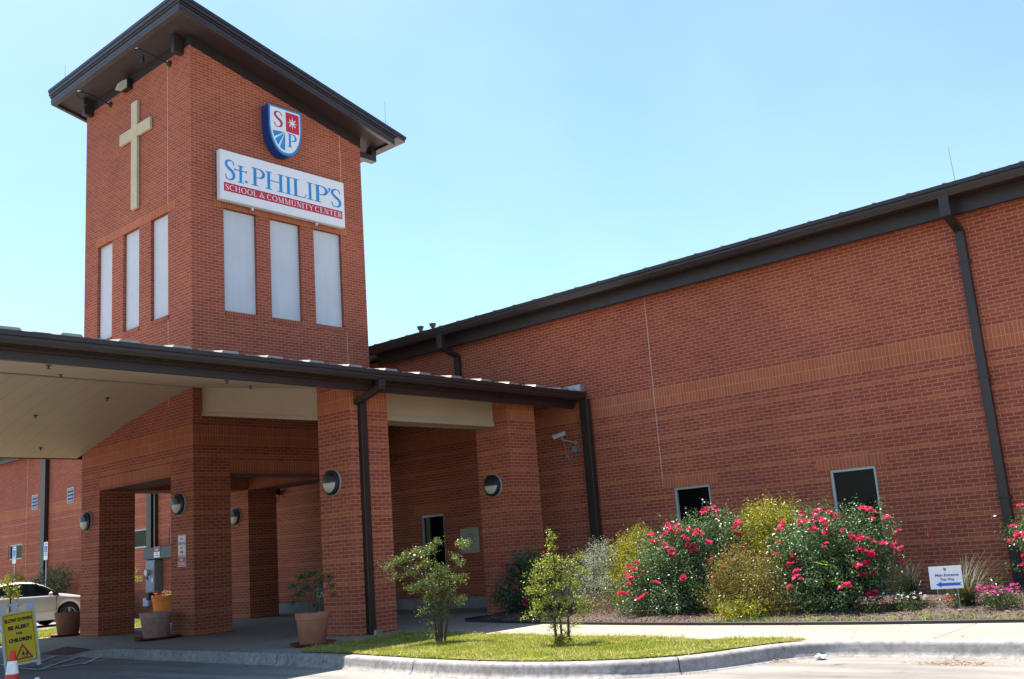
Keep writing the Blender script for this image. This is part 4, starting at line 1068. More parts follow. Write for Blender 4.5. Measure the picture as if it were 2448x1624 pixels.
# ------------------------------------------------------------------ wall lamps
def wall_lamp(label, loc):
    t = thing('wall_lamp', label, 'wall lamp', loc, 0, 'round half-hooded wall lamps')
    r_ = .232
    mb = MB(); mb.lathe([(0, 0), (r_ + .008, 0), (r_ + .008, .03), (r_ - .01, .035)], 40, (0, 0, 0), 'Y'); mb.build('back_plate', M['alu'], t, world=False, smooth=True)
    mb = MB(); mb.lathe([(r_ - .002, .03), (r_, .05), (r_ - .008, .075), (r_ - .04, .095), (r_ - .055, .098)], 40, (0, 0, 0), 'Y')
    hood = [(r_ - .05, .098), (r_ * .70, .135), (r_ * .42, .155), (0.002, .162)]
    mb.lathe(hood, 22, (0, 0, 0), 'Y', R(-2), R(182)); mb.add([(-r_ + .05, -.098, -.006), (-.10, -.156, -.006), (.10, -.156, -.006), (r_ - .05, -.098, -.006), (r_ - .05, -.06, -.006), (-r_ + .05, -.06, -.006)], [(0, 1, 2, 3, 4, 5)])
    mb.build('hood', M['black'], t, world=False, smooth=True)
    mb = MB(); mb.lathe([(r_ - .05, .09), (r_ * .66, .118), (r_ * .4, .135), (0.002, .14)], 22, (0, 0, 0), 'Y', R(180), R(360)); mb.build('lens', M['lens'], t, world=False, smooth=True)
    return t
L0 = wall_lamp('round half-hooded lamp on the sunward canopy column with the downspout', (4.615, .045, 2.79))
for loc, lab in (((-.52, 0, 2.83), 'round half-hooded lamp on the tower pier above the no parking sign'), ((-4.70, 0, 2.765), 'round half-hooded lamp on the tower pier by the empty brown pot'),
                 ((-4.69, TD - PW, 2.775), 'round half-hooded lamp on the back tower pier seen through the opening'), ((4.645, 4.312, 2.725), 'round half-hooded lamp on the column beside the roses')):
    copy_tree(L0, loc, label=lab)
L0['label'] = 'round half-hooded lamp on the front canopy column beside its downspout'

# ------------------------------------------------------------------ small signs
def plate(name, label, cat, loc, parts):
    t = thing(name, label, cat, loc)
    return t
t = thing('no_parking_sign', 'narrow white sign reading no parking any time on the tower pier', 'sign', (-.45, 0, 1.74))
mb = MB(); mb.box(-.610, -.292, -.012, -.002, 1.738, 2.185); mb.build('plate', M['white'], t, bevel=.004)
fr = Frame((-.451, -.012, 0), (1, 0, 0), (0, 0, 1), (0, -1, 0))
mb = MB()
for a, b_, c_, d_ in ((-.150, .150, 1.747, 1.757), (-.150, .150, 2.166, 2.176), (-.150, -.140, 1.757, 2.166), (.140, .150, 1.757, 2.166)):
    mb.poly([fr(a, c_, .0015), fr(b_, c_, .0015), fr(b_, d_, .0015), fr(a, d_, .0015)])
mb.build('red_border', M['signred'], t)
mb = MB()
for s, z, w_ in (('NO', 2.075, .10), ('PARKING', 1.980, .25), ('ANY', 1.885, .11), ('TIME', 1.795, .14)): sans_text(mb, fr, s, 0, z, .055, .0015, w_, .03)
mb.build('lettering', M['signred'], t)
t = thing('no_smoking_sign', 'small red square sign with white lettering below the no parking sign', 'sign', (-.45, 0, 1.53))
mb = MB(); mb.box(-.606, -.294, -.012, -.002, 1.522, 1.730); mb.build('plate', M['white'], t)
mb = MB(); mb.box(-.595, -.305, -.0145, -.012, 1.533, 1.719); mb.build('red_field', M['signred'], t)
mb = MB(); fr.o.y = -.0145; sans_text(mb, fr, 'NO', 0, 1.635, .06, .0015, .10, .03); sans_text(mb, fr, 'SMOKING', 0, 1.552, .06, .0015, .25, .03); mb.build('lettering', M['white'], t)
t = thing('wall_plaque', 'pale stone plaque with engraved lines on the shaded brick wall', 'plaque', (1.97, YW, 1.36))
mb = MB(); mb.box(1.66, 2.27, YW - .03, YW - .002, 1.365, 1.95); mb.build('slab', M['plaque'], t, bevel=.006)
fr = Frame((1.965, YW - .03, 0), (1, 0, 0), (0, 0, 1), (0, -1, 0))
mb = MB()
for s, z, w_ in (('Your generous', 1.80, .26), ('support today allows us', 1.745, .40), ('to pave the way.', 1.69, .28), ('To future kids in becoming', 1.61, .42), ('who will set sail', 1.555, .28), ('Est. 1946', 1.50, .17)): sans_text(mb, fr, s, 0, z, .032, .0015, w_, .02)
for z in (1.885, 1.43): mb.poly([fr(-.22, z, .0015), fr(.22, z, .0015), fr(.22, z + .006, .0015), fr(-.22, z + .006, .0015)])
mb.build('lettering', M['dgrey'], t)

# yard sign in the bed
t = thing('yard_sign', 'white yard sign reading Main Entrance This Way with a blue arrow', 'sign', (14.45, 2.2, .1))
o3 = Vector((14.244, 2.2, .455)); rt = Vector((.417, 0, .006)); upv = Vector((.002, .03, .288))
rt_n = rt.normalized(); up_n = (upv - rt_n * upv.dot(rt_n)).normalized(); nn = rt_n.cross(up_n) * 1.0
if nn.y > 0: nn = -nn
fr = Frame(o3, rt_n, up_n, nn); W_, H_ = .42, .29
mb = MB(); vs = [fr(a, b_, k) for k in (0, .006) for a, b_ in ((0, 0), (W_, 0), (W_, H_), (0, H_))]
mb.add(vs, [(0, 3, 2, 1), (4, 5, 6, 7), (0, 1, 5, 4), (1, 2, 6, 5), (2, 3, 7, 6), (3, 0, 4, 7)]); mb.build('panel', M['white'], t)
mb = MB(); sans_text(mb, fr, 'Main Entrance', W_ * .54, .158, .034, .008, .30, .03); sans_text(mb, fr, 'This Way', W_ * .54, .102, .034, .008, .185, .03); mb.build('lettering', M['inkblue'], t)
mb = MB(); ar = [(.07, .055), (.145, .092), (.145, .073), (.405, .073), (.375, .055), (.405, .037), (.145, .037), (.145, .018)]
mb.poly([fr(*ar[i], .008) for i in (0, 7, 1)]); mb.poly([fr(*ar[i], .0085) for i in (2, 6, 5, 4, 3)]); mb.build('arrow', M['bluesq'], t)
mb = MB(); c0 = (W_ * .5, .245)
mb.poly([fr(c0[0] + a, c0[1] + b_, .008) for a, b_ in ((-.018, .02), (.018, .02), (.018, -.004), (0, -.026), (-.018, -.004))]); mb.build('crest', M['grey'], t)
mb = MB()
for a in (.08, .34): mb.tube([fr(a, -.36, -.003), fr(a, .05, -.003)], .004, 6)
mb.build('wire_stake', M['galv'], t)

# parking signs by the far wall
def hc_sign(label, x, y, ztop, zb):
    t = thing('accessible_parking_sign', label, 'sign', (x, y, 0), 0, 'accessible parking signs by the far wall')
    mb = MB(); mb.tube([(0, .02, zb), (0, .02, ztop + .03)], .03, 8); mb.build('post', M['galv'], t, world=False)
    mb = MB(); mb.box(-.16, .16, -.015, -.008, ztop - .46, ztop); mb.box(-.16, .16, -.015, -.008, ztop - .64, ztop - .48); mb.build('plate', M['white'], t, world=False)
    mb = MB(); mb.box(-.11, .11, -.02, -.016, ztop - .36, ztop - .14); mb.build('blue_square', M['bluesq'], t, world=False)
    mb = MB(); f2 = Frame((0, -.02, ztop - .25), (1, 0, 0), (0, 0, 1), (0, -1, 0))
    mb.lathe([(0.0, 0), (.018, 0)], 10, (0, 0, 0), 'Y'); mb.v = [(x_ - .015, -.022, ztop - .18 + z_) for x_, y_, z_ in mb.v]
    mb.lathe([(.035, 0), (.05, 0)], 16, (0, 0, 0), 'Y', R(150), R(390)); k = 10 * 2
    mb.v = mb.v[:k] + [(x_ - .005, -.022, ztop - .29 + z_) for x_, y_, z_ in mb.v[k:]]
    for a in (((-.02, .05), (-.005, .05), (-.005, -.02), (-.02, -.02)), ((-.005, .02), (.04, .02), (.04, .007), (-.005, .007)), ((-.005, -.008), (.05, -.008), (.05, -.02), (-.005, -.02)), ((.04, -.02), (.055, -.02), (.07, -.07), (.055, -.07))):
        mb.poly([f2(p[0], p[1], .002) for p in a][::-1])
    mb.build('symbol', M['white'], t, world=False)
    mb = MB(); f2.o.z = 0; sans_text(mb, f2, 'RESERVED', 0, ztop - .09, .045, .0 - .003, .22, .02); sans_text(mb, f2, 'PARKING', 0, ztop - .43, .04, -.003, .2, .02); mb.build('lettering', M['inkblue'], t, world=False)
    return t
hc_sign('white and blue accessible parking sign standing in front of the dark downspout', -18.6, 5.2, 2.88, 0)
hc_sign('white and blue accessible parking sign standing in front of the small window', -21.3, 5.2, 2.87, 0)

# ------------------------------------------------------------------ security cameras
t = thing('security_camera', 'pale grey box security camera on an arm high on the brick wall by the roses', 'camera', (5.4, 6.2, 3.5))
mb = MB(); a, b_ = Vector((5.20, 5.74, 3.72)), Vector((5.42, 5.93, 3.80)); mb.beam(a, b_, .09, .085); mb.beam(a + Vector((0, 0, .048)) - (b_ - a) * .10, b_ + Vector((0, 0, .048)), .105, .010); mb.build('housing', M['camgrey'], t, bevel=.006)
mb = MB(); d = (a - b_).normalized(); mb.beam(a + d * .001, a + d * .004, .07, .065); mb.build('lens_window', M['black'], t)
mb = MB(); mb.tube([(5.34, 5.90, 3.74), (5.34, 5.90, 3.66), (5.38, 6.05, 3.64), (5.42, YW - .02, 3.60)], .02, 8); mb.lathe([(0, 0), (.05, 0), (.05, .02), (0, .02)], 14, (5.42, YW - .001, 3.60), 'Y'); mb.build('arm', M['camgrey'], t)
mb = MB(); mb.box(5.37, 5.50, YW - .09, YW - .001, 3.39, 3.52); mb.build('junction_box', M['grey'], t, bevel=.006)
mb = MB(); mb.tube([(5.46, YW - .05, 3.39), (5.45, YW - .05, 3.30), (5.38, YW - .05, 3.22), (5.26, YW - .05, 3.22), (5.19, YW - .06, 3.32), (5.20, YW - .10, 3.50), (5.30, 5.98, 3.70)], .012, 8); mb.build('cable', M['grey'], t, smooth=True)
t = thing('security_camera', 'small white security camera with hanging cable on the wall behind the tower', 'camera', (-5.65, 6.2, 3.4))
mb = MB(); mb.box(-5.78, -5.62, 6.10, YW - .001, 3.42, 3.56); mb.build('housing', M['plastic'], t, bevel=.006)
mb = MB(); mb.box(-5.60, -5.48, 5.98, 6.14, 3.44, 3.60); mb.build('bracket', M['black'], t)
mb = MB(); mb.tube([(-5.52, 6.1, 3.45), (-5.50, 6.1, 3.28), (-5.56, 6.1, 3.20), (-5.64, 6.1, 3.26), (-5.62, 6.12, 3.42)], .012, 6); mb.build('cable', M['black'], t)

# ------------------------------------------------------------------ planters and bin
def pot(name, label, loc, rim, h, mat, group=None, soil=True):
    t = thing(name, label, 'plant pot', loc, 0, group)
    r1 = rim; r0 = rim * .70
    mb = MB(); mb.lathe([(0, 0), (r0, 0), (r0 + .01, .01), (r0 + (r1 - r0) * .42, h * .40), (r0 + (r1 - r0) * .42 + .003, h * .405), (r1 * .91, h * .78), (r1 * .915, h * .785), (r1 * .96, h * .80), (r1 * .955, h * .84), (r1 * .97, h * .86), (r1, h * .97), (r1 * .995, h), (r1 * .93, h), (r1 * .90, h * .9), (r1 * .88, h * .8)], 40); mb.build('clay_body', mat, t, world=False, smooth=True, shade_angle=50)
    mb = MB(); mb.lathe([(r1 * .895, h * .87), (r1 * .5, h * .89), (0, h * .9)], 24); mb.build('soil', M['soil'], t, world=False)
    return t
def saucer(label, loc, r_):
    t = thing('plant_saucer', label, 'saucer', loc, 0, 'maroon saucers under the planters')
    mb = MB(); mb.lathe([(0, .004), (r_ * .72, .004), (r_ * .82, .015), (r_ * .98, .055), (r_, .055), (r_, .045), (r_ * .85, .006), (r_ * .7, 0.012), (0, .012)], 40); mb.build('dish', M['saucer'], t, world=False, smooth=True)
    return t
PA, PB, PC = (5.62, -1.28, ZP), (-.70, -.46, ZP), (-6.0, .18, ZP)
saucer('maroon saucer under the pink terracotta pot by the front column', PA, .37)
saucer('maroon saucer under the mauve grey pot by the tower pier', PB, .46)
saucer('maroon saucer under the empty brown pot near the silver car', PC, .44)
pot('terracotta_pot', 'pinkish terracotta pot with a leafy shrub beside the front column', (PA[0], PA[1], ZP + .014), .275, .50, M['ceramic'])
pot('clay_pot', 'weathered mauve grey pot in front of the tower pier', (PB[0], PB[1], ZP + .014), .335, .53, M['potgrey'])
pot('clay_pot', 'empty brown pot beside a tower pier, in front of the silver car', (PC[0], PC[1], ZP + .014), .325, .55, M['potbrown'])
pot('flower_pot', 'bright orange sunlit pot with small red flowers behind the mauve pot', (-6.95, 3.35, ZP - .02), .40, .76, M['potorange'])
saucer('small maroon saucer under the sunlit orange pot', (-6.95, 3.35, ZP - .035), .46)

t = thing('litter_bin', 'black litter bin with white bag edge behind the front column pot', 'bin', (3.72, .62, ZP))
mb = MB(); mb.lathe([(0, 0), (.22, 0), (.235, .02), (.275, .72), (.27, .74), (.25, .74)], 28); mb.build('bin_body', M['bin'], t, world=False, smooth=True)
mb = MB(); mb.lathe([(.282, .66), (.290, .70), (.287, .755), (.27, .765), (.25, .74)], 28); mb.build('bin_bag', M['camgrey'], t, world=False, smooth=True)
mb = MB(); mb.lathe([(.286, .766), (.292, .79), (.24, .92), (.13, .99), (.0, 1.0)], 28); mb.build('bin_lid', M['bin'], t, world=False, smooth=True)

# ------------------------------------------------------------------ A-board, cone, rubbish
t = thing('safety_a_board', 'yellow folding floor sign reading Slow Down Be Alert for Children', 'sign', (.32, -3.72, ZR))
lean = .30
nrm = Vector((1, -.38, 0)).normalized(); rgt = Vector((.38, 1, 0)).normalized(); base = Vector((.40, -3.60, ZR + .02))
HB = 1.05
for s in (1, -1):
    o_ = base + nrm * (0.0 if s > 0 else -2 * lean - .06); u_ = (Vector((0, 0, 1)) * HB - nrm * lean * s).normalized(); n_ = (nrm * s * 1.0 + Vector((0, 0, lean / HB))).normalized()
    rk = R(6.5); r2 = (rgt * math.cos(rk) + u_ * math.sin(rk)); u2 = (u_ * math.cos(rk) - rgt * math.sin(rk))
    f = Frame(o_, r2 * .79, u2, n_)
    mb = MB(); hw = .365
    def fbox(mb, a0, a1, b0, b1, k0, k1):
        vs = [f(a, b_, k) for k in (k0, k1) for a, b_ in ((a0, b0), (a1, b0), (a1, b1), (a0, b1))]
        mb.add(vs, [(0, 3, 2, 1), (4, 5, 6, 7), (0, 1, 5, 4), (1, 2, 6, 5), (2, 3, 7, 6), (3, 0, 4, 7)])
    fbox(mb, -hw, hw, .06, 1.02, -.03, 0); fbox(mb, -hw, -hw + .09, 0, .06, -.03, 0); fbox(mb, hw - .09, hw, 0, .06, -.03, 0)
    for a, b_ in ((-hw, -hw + .13), (-.10, .03), (hw - .17, hw)): fbox(mb, a, b_, 1.02, 1.17, -.03, 0)
    fbox(mb, -.16, .10, 1.13, 1.17, -.028, -.002)
    mb.build('board', M['plastic'], t, bevel=.006)
    if s > 0:
        fA = f
        mb = MB(); fbox(mb, -.325, .325, .09, .99, 0, .004); mb.build('yellow_sheet', M['yellow'], t)
        mb = MB()
        for a0, a1, b0, b1 in ((-.295, .295, .115, .122), (-.295, .295, .958, .965), (-.295, -.288, .122, .958), (.288, .295, .122, .958)): mb.poly([f(a, b_, .006) for a, b_ in ((a0, b0), (a1, b0), (a1, b1), (a0, b1))])
        for s2, z, w_, h_ in (('SLOW DOWN', .835, .56, .066), ('BE ALERT', .700, .44, .066), ('FOR', .600, .125, .042), ('CHILDREN', .475, .47, .066)): sans_text(mb, f, s2, 0, z, h_, .006, w_, .065)
        mb.build('lettering', M['black'], t)
        mb = MB(); A_ = [(.03, .43), (-.155, .15), (.235, .15)]; cxm = (.037, .245); B_ = [(cxm[0] + (p[0] - cxm[0]) * .70, cxm[1] + (p[1] - cxm[1]) * .70) for p in A_]
        for i in range(3):
            j = (i + 1) % 3; mb.quad(f(*A_[i], .007), f(*A_[j], .007), f(*B_[j], .007), f(*B_[i], .007))
        mb.build('warning_triangle', M['signred'], t)
        mb = MB()
        for cx_, sc_ in ((-.0, 1.0), (.075, .85)):
            def kp(pts): mb.poly([f(.03 + cx_ + a * sc_, .175 + b_ * sc_, .0075) for a, b_ in pts])
            kp([(.014 * math.cos(q * math.pi / 4), .115 + .014 * math.sin(q * math.pi / 4)) for q in range(8)])
            kp([(-.02, .05), (.02, .05), (.014, .10), (-.014, .10)]); kp([(-.02, .05), (-.005, .05), (-.02, 0), (-.032, 0)]); kp([(.005, .05), (.02, .05), (.03, 0), (.018, 0)]); kp([(.014, .098), (.012, .082), (.04, .055), (.045, .063)]); kp([(-.014, .098), (-.04, .063), (-.035, .055), (-.012, .082)])
        mb.build('children_pictogram', M['black'], t)
        mb = MB(); mb.poly([f(.245 + a, .155 + b_, .007) for a, b_ in ((-.022, .024), (.022, .024), (.022, -.004), (0, -.03), (-.022, -.004))]); mb.build('crest', M['plastic'], t)
CN = (7.16, -6.60)
t = thing('traffic_cone', 'orange and white striped traffic cone in front of the yellow floor sign', 'cone', (CN[0], CN[1], ZR))
mb = MB(); mb.box(-.18, .18, -.18, .18, 0, .035); mb.build('base_plate', M['black'], t, world=False, bevel=.01)
def cr(z): return .135 + (.03 - .135) * (z - .035) / .685
mb = MB(); mb.lathe([(cr(.035), .035), (cr(.72), .72), (.02, .722), (.02, .65)], 28); mb.build('cone_body', M['cone'], t, world=False, smooth=True)
for z0_, z1_ in ((.26, .38), (.475, .615)):
    mb = MB(); mb.lathe([(cr(z0_) + .002, z0_), (cr(z1_) + .002, z1_)], 28); mb.build('reflective_collar', M['refl'], t, world=False, smooth=True)
# crumpled things
def crumple(name, label, cat, loc, r_, mat, sz=.6):
    import bmesh
    bm = bmesh.new(); bmesh.ops.create_icosphere(bm, subdivisions=3, radius=r_)
    for v in bm.verts:
        k = 1 + .35 * math.sin(v.co.x * 61 + v.co.y * 37) * math.cos(v.co.z * 53 + v.co.x * 29) + rnd.uniform(-.15, .15)
        v.co *= k; v.co.z = max(-r_ * .35, v.co.z * sz)
    me = bpy.data.meshes.new(name); bm.to_mesh(me); bm.free(); me.materials.append(mat)
    o = bpy.data.objects.new(name, me); COL.objects.link(o); o.location = loc; tag(o, label, cat); return o
crumple('plastic_bag', 'crumpled white plastic bag on the ground beside the traffic cone', 'bag', (7.33, -6.42, ZR + .20), .13, M['plastic'], 1.5)
crumple('crumpled_paper', 'scrap of white paper lying in the gutter by the kerb', 'litter', (14.02, -.80, ZR + .03), .055, M['papers'], .55)
def straw_pile(name, label, c_, rx, ry, n_):
    P = np.stack([c_[0] + rng.normal(0, rx, n_), c_[1] + rng.normal(0, ry, n_), np.full(n_, ZR + .012)], 1); d2 = ((P[:, 0] - c_[0]) / rx) ** 2 + ((P[:, 1] - c_[1]) / ry) ** 2
    P[:, 2] += np.exp(-d2) * rng.uniform(0, .03, n_)
    V, F = cards(P, rng.uniform(.03, .09, n_), rng.uniform(.003, .008, n_), 2, .85)
    tag(raw_mesh(name, V, F, M['straw']), kind='stuff')
straw_pile('dry_leaf_litter', '', (15.5, -.98), .20, .06, 380)
straw_pile('gutter_leaf_litter', '', (13.65, -1.05), .16, .08, 160)

n = 260
x = rng.uniform(6, 16.5, n); y = np.where(rng.uniform(size=n) < .6, np.interp(x, [p[0] for p in BR], [p[1] for p in BR]) - np.abs(rng.normal(0, .22, n)) - .02, rng.uniform(-.3, 1.2, n))
V, F = cards(np.stack([x, y, np.full(n, ZP + .006)], 1), rng.uniform(.012, .035, n), rng.uniform(.006, .016, n), 2, .96)
tag(raw_mesh('path_leaf_litter', V, F, M['chips']), kind='stuff')
n = 240; ki = rng.integers(20, len(KR) - 20, n); P = np.array([(KR[i].x, KR[i].y) for i in ki]) + rng.normal(0, .05, (n, 2)) + np.array([0.03, -.17])
V, F = cards(np.stack([P[:, 0], P[:, 1], np.full(n, ZR + .008)], 1), rng.uniform(.015, .045, n), rng.uniform(.006, .016, n), 2, .96)
tag(raw_mesh('kerb_leaf_litter', V, F, M['chips']), kind='stuff')

# ------------------------------------------------------------------ car
def make_car():
    t = thing('parked_car', 'silver sedan parked nose-in towards the far brick wall', 'car', (-14.42, 2.3, .06))
    # local frame: nose towards +Y, z up from the ground, half width along X
    L0_, L1_ = -2.40, 2.42
    yf, yr, rw = 1.42, -1.36, .33
    NS = 97
    ys = np.linspace(L0_, L1_, NS)
    belt = lambda y: float(np.interp(y, [-2.4, -2.3, -1.9, -1.2, 0, .75, 1.2, 1.9, 2.25, 2.42], [.80, .93, .99, .98, .955, .945, .93, .84, .74, .60]))
    halfw = lambda y: float(np.interp(y, [-2.4, -2.2, -1.7, -.8, .6, 1.4, 1.9, 2.2, 2.42], [.66, .78, .87, .905, .905, .89, .83, .74, .52]))
    low0 = lambda y: float(np.interp(y, [-2.4, -2.0, -1.8, 1.9, 2.1, 2.42], [.36, .26, .22, .20, .20, .28]))
    def low(y):
        z = low0(y)
        for c in (yf, yr):
            d = abs(y - c)
            if d < .40: z = max(z, .34 + math.sqrt(max(0, .40 ** 2 - d * d)) * .97)
        return z
    hood = lambda y: float(np.interp(y, [-2.4, -2.25, -1.75, -1.5, .85, 1.05, 1.6, 2.1, 2.3, 2.42], [.82, .98, 1.09, 1.10, 1.05, 1.045, .965, .85, .76, .62]))
    mb = MB(); ring_ = []
    for y in ys:
        w, bz, lz, hz = halfw(y), belt(y), low(y), hood(y)
        lz = min(lz, bz - .04); m1 = lz + (bz - lz) * .35; m2 = lz + (bz - lz) * .75
        prof_ = [(w - .03, lz), (w + .004, m1), (w + .012, m2), (w, bz - .03), (w - .025, bz), (w - .10, bz + (hz - bz) * .55), (w * .55, hz - .012), (0, hz)]
        full = [(a, z) for a, z in prof_] + [(-a, z) for a, z in prof_[-2::-1]]
        ring_.append([(a, y, z) for a, z in full])
    n = len(ring_[0])
    for r_ in ring_: mb.v += r_
    for i in range(NS - 1):
        for k in range(n - 1): mb.f.append([i * n + k, i * n + k + 1, (i + 1) * n + k + 1, (i + 1) * n + k]); mb.m.append(0)
    mb.f.append(list(range(n))[::-1]); mb.m.append(0); mb.f.append([(NS - 1) * n + k for k in range(n)]); mb.m.append(0)
    mb.build('body', M['car'], t, world=False, smooth=True, shade_angle=50)
    # dark underside and wheel wells
    mb = MB(); mb.box(-.78, .78, -2.1, 2.05, .19, .60); mb.build('underbody', M['black'], t, world=False)
    # greenhouse
    roofz = lambda y: float(np.interp(y, [-1.75, -1.45, -1.0, -.5, 0, .35, .7, 1.12], [1.08, 1.20, 1.34, 1.425, 1.45, 1.42, 1.30, 1.03]))
    roofw = lambda y: float(np.interp(y, [-1.75, -1.2, -.5, .2, .7, 1.12], [.66, .62, .62, .62, .66, .74]))
    gy = np.linspace(-1.75, 1.12, 41); mbg, mbr = MB(), MB()
    G_ = []
    for y in gy:
        bw, bz = halfw(y) - .035, belt(y) + .005
        tw, tz = roofw(y), max(roofz(y), bz + .02)
        G_.append([(bw, y, bz), (bw - (bw - tw) * .86, y, bz + (tz - bz) * .86), (tw - .03, y, bz + (tz - bz) * .955), (tw * .6, y, tz - .006), (0, y, tz)])
    for i in range(len(gy) - 1):
        for s in (1, -1):
            A, B = [[(s * p[0], p[1], p[2]) for p in G_[k]] for k in (i, i + 1)]
            mbg.quad(A[0], B[0], B[1], A[1]) if s < 0 else mbg.quad(A[1], B[1], B[0], A[0])
            steep = gy[i] > .42 or gy[i] < -1.05
            for k in (1, 2, 3):
                tgt = mbg if (steep and k > 1) else mbr
                tgt.quad(A[k], B[k], B[k + 1], A[k + 1])
    mbg.build('windows', M['carglass'], t, world=False, smooth=True); mbr.build('roof', M['car'], t, world=False, smooth=True)
    # pillars and chrome strip along the side glass
    for s in (1, -1):
        for y0, y1, w_ in ((-.18, -.26, .07), (1.10, .42, .05), (-1.70, -1.15, .12)):
            mb = MB(); b0 = ((halfw(y0) - .03) * s, y0, belt(y0)); i1 = int(np.argmin(abs(gy - y1))); q = G_[i1][1]
            mb.beam(b0, (q[0] * s + .004 * s, q[1], q[2]), w_, .02, up=(s, 0, 0)); mb.build('pillar', M['black'], t, world=False)
    for s in (1, -1):
        mb = MB(); mb.lathe([(0, -.09), (.05, -.085), (.075, -.03), (.078, .03), (.05, .075), (0, .08)], 14, (0, 0, 0), 'X'); mb.v = [(s * .99 + x * .9, .78 + y * .8, 1.0 + z * .85) for x, y, z in mb.v]
        mb.beam((s * .88, .78, .96), (s * .96, .78, .98), .04, .03); mb.build('mirror', M['car'], t, world=False, smooth=True)
        mb = MB(); mb.box(s * .906 if s > 0 else -.925, .925 if s > 0 else -.906, -1.0, 1.0, .46, .50); mb.build('side_moulding', M['car'], t, world=False)
        mb = MB(); mb.beam((s * .60, 2.25, .68), (s * .80, 2.0, .72), .12, .10); mb.build('headlight', M['lens'], t, world=False)
        mb = MB()
        for yy in (1.00, -.22):
            mb.box((.900 if s > 0 else -.918), (.918 if s > 0 else -.900), yy - .004, yy + .004, .30, .93)
        mb.build('door_gap', M['black'], t, world=False)
        for c in (yf, yr):
            mb = MB(); mb.lathe([(.20, -.10), (.30, -.10), (rw, -.07), (rw, .07), (.30, .10), (.215, .10)], 32, (s * .80, c, rw), 'X'); w = mb.build('wheel', M['rubber'], t, world=False, smooth=True)
            mb = MB(); mb.lathe([(.222, .085), (.215, .07), (.20, .03), (.03, .05), (.03, .10), (0, .10)], 28, (s * .80, c, rw), 'X') if s > 0 else mb.lathe([(.222, -.085), (.215, -.07), (.20, -.03), (.03, -.05), (.03, -.10), (0, -.10)], 28, (s * .80, c, rw), 'X')
            rim = mb.build('rim', M['dgrey']); rim.parent = w
            mb = MB()
            for k in range(5):
                a = k * 2 * math.pi / 5 + .3
                mb.beam((s * .895, c + .03 * math.cos(a), rw + .03 * math.sin(a)), (s * .885, c + .215 * math.cos(a), rw + .215 * math.sin(a)), .055, .03, up=(s, 0, 0))
            mb.lathe([(.205, s * .08), (.222, s * .09), (.226, s * .075)], 28, (s * .80, c, rw), 'X')
            sp_ = mb.build('spokes', M['alu']); sp_.parent = w
    return t
make_car()

# ------------------------------------------------------------------ vegetation
def leaves(name, P, l0, l1, asp, mat, parent, up=.6, flat=.15):
    n = len(P)
    ln = rng.uniform(l0, l1, n); V, F = cards(P, ln, ln * asp * rng.uniform(.8, 1.2, n), up, flat)
    return raw_mesh(name, V, F, mat, parent)
def blob_points(blobs, ntw, per, tw, shell=.35):
    """leaf positions: twig clusters near the surface of ellipsoid blobs"""
    vol = np.array([b[3] * b[4] * b[5] for b in blobs]) ** .8; vol /= vol.sum()
    idx = rng.choice(len(blobs), ntw, p=vol); B = np.array(blobs)[idx]
    d = rng.normal(size=(ntw, 3)); d /= np.linalg.norm(d, axis=1)[:, None]
    r_ = (1 - shell * rng.uniform(0, 1, ntw) ** 1.3)[:, None] * (1 + .13 * rng.normal(size=ntw) + .22 * (rng.uniform(size=ntw) < .10))[:, None]
    lump = .16 * np.sin(d[:, :1] * 6.1 + B[:, :1] * 3) * np.sin(d[:, 2:3] * 5.3 + B[:, 1:2] * 7) * 1.0
    r_ = r_ * (1 + lump)
    c_ = B[:, :3] + d * B[:, 3:6] * r_
    up_ = d * .6 + np.array([0, 0, .6]); P = np.repeat(c_, per, 0) + rng.normal(size=(ntw * per, 3)) * tw * .75 + np.repeat(up_, per, 0) * (rng.uniform(-1, 1.6, ntw * per)[:, None]) * tw * 1.5
    return P, c_, d
def stems(name, base, tips, r0, mat, parent, sag=.1):
    mb = MB()
    for tp in tips:
        b_ = Vector(base) + Vector((rnd.uniform(-.1, .1), rnd.uniform(-.1, .1), 0)); tp = Vector(tp)
        mid = b_.lerp(tp, .5) + Vector((rnd.uniform(-.06, .06), rnd.uniform(-.06, .06), sag))
        mb.tube([b_, b_.lerp(mid, .5) + Vector((0, 0, .02)), mid, tp], [r0, r0 * .8, r0 * .6, r0 * .25], 5)
    return mb.build(name, mat, parent)

def bloom_mesh(name, r_, n_, mat):
    """a small ruffled flower head of overlapping petals"""
    P = []; F = []
    for k in range(n_):
        a = rnd.uniform(0, 2 * math.pi); e_ = rnd.uniform(-.15, 1.4); rr = r_ * rnd.uniform(.55, 1.0)
        dv = Vector((math.cos(a) * math.cos(e_), math.sin(a) * math.cos(e_), math.sin(e_) * .8)); s = dv.cross(Vector((rnd.uniform(-.3, .3), rnd.uniform(-.3, .3), 1))).normalized(); u_ = s.cross(dv)
        c_ = dv * rr * .75; w = r_ * .48; b = len(P)
        P += [dv * rr * .12, c_ + s * w * .8 - u_ * .12 * r_, c_ + dv * r_ * .42 + s * w * .45, c_ + dv * r_ * .42 - s * w * .45, c_ - s * w * .8 - u_ * .12 * r_]
        F.append((b, b + 1, b + 2, b + 3, b + 4))
    me = bpy.data.meshes.new(name); me.from_pydata([tuple(p) for p in P], [], F); me.materials.append(mat); me.update(); return me
BL = {k: [bloom_mesh(k + '_bloom', .05, 16, M[m]) for _ in range(3)] for k, m in (('rose', 'b_rose'), ('pink', 'b_pink'), ('white', 'b_white'), ('coral', 'b_coral'))}
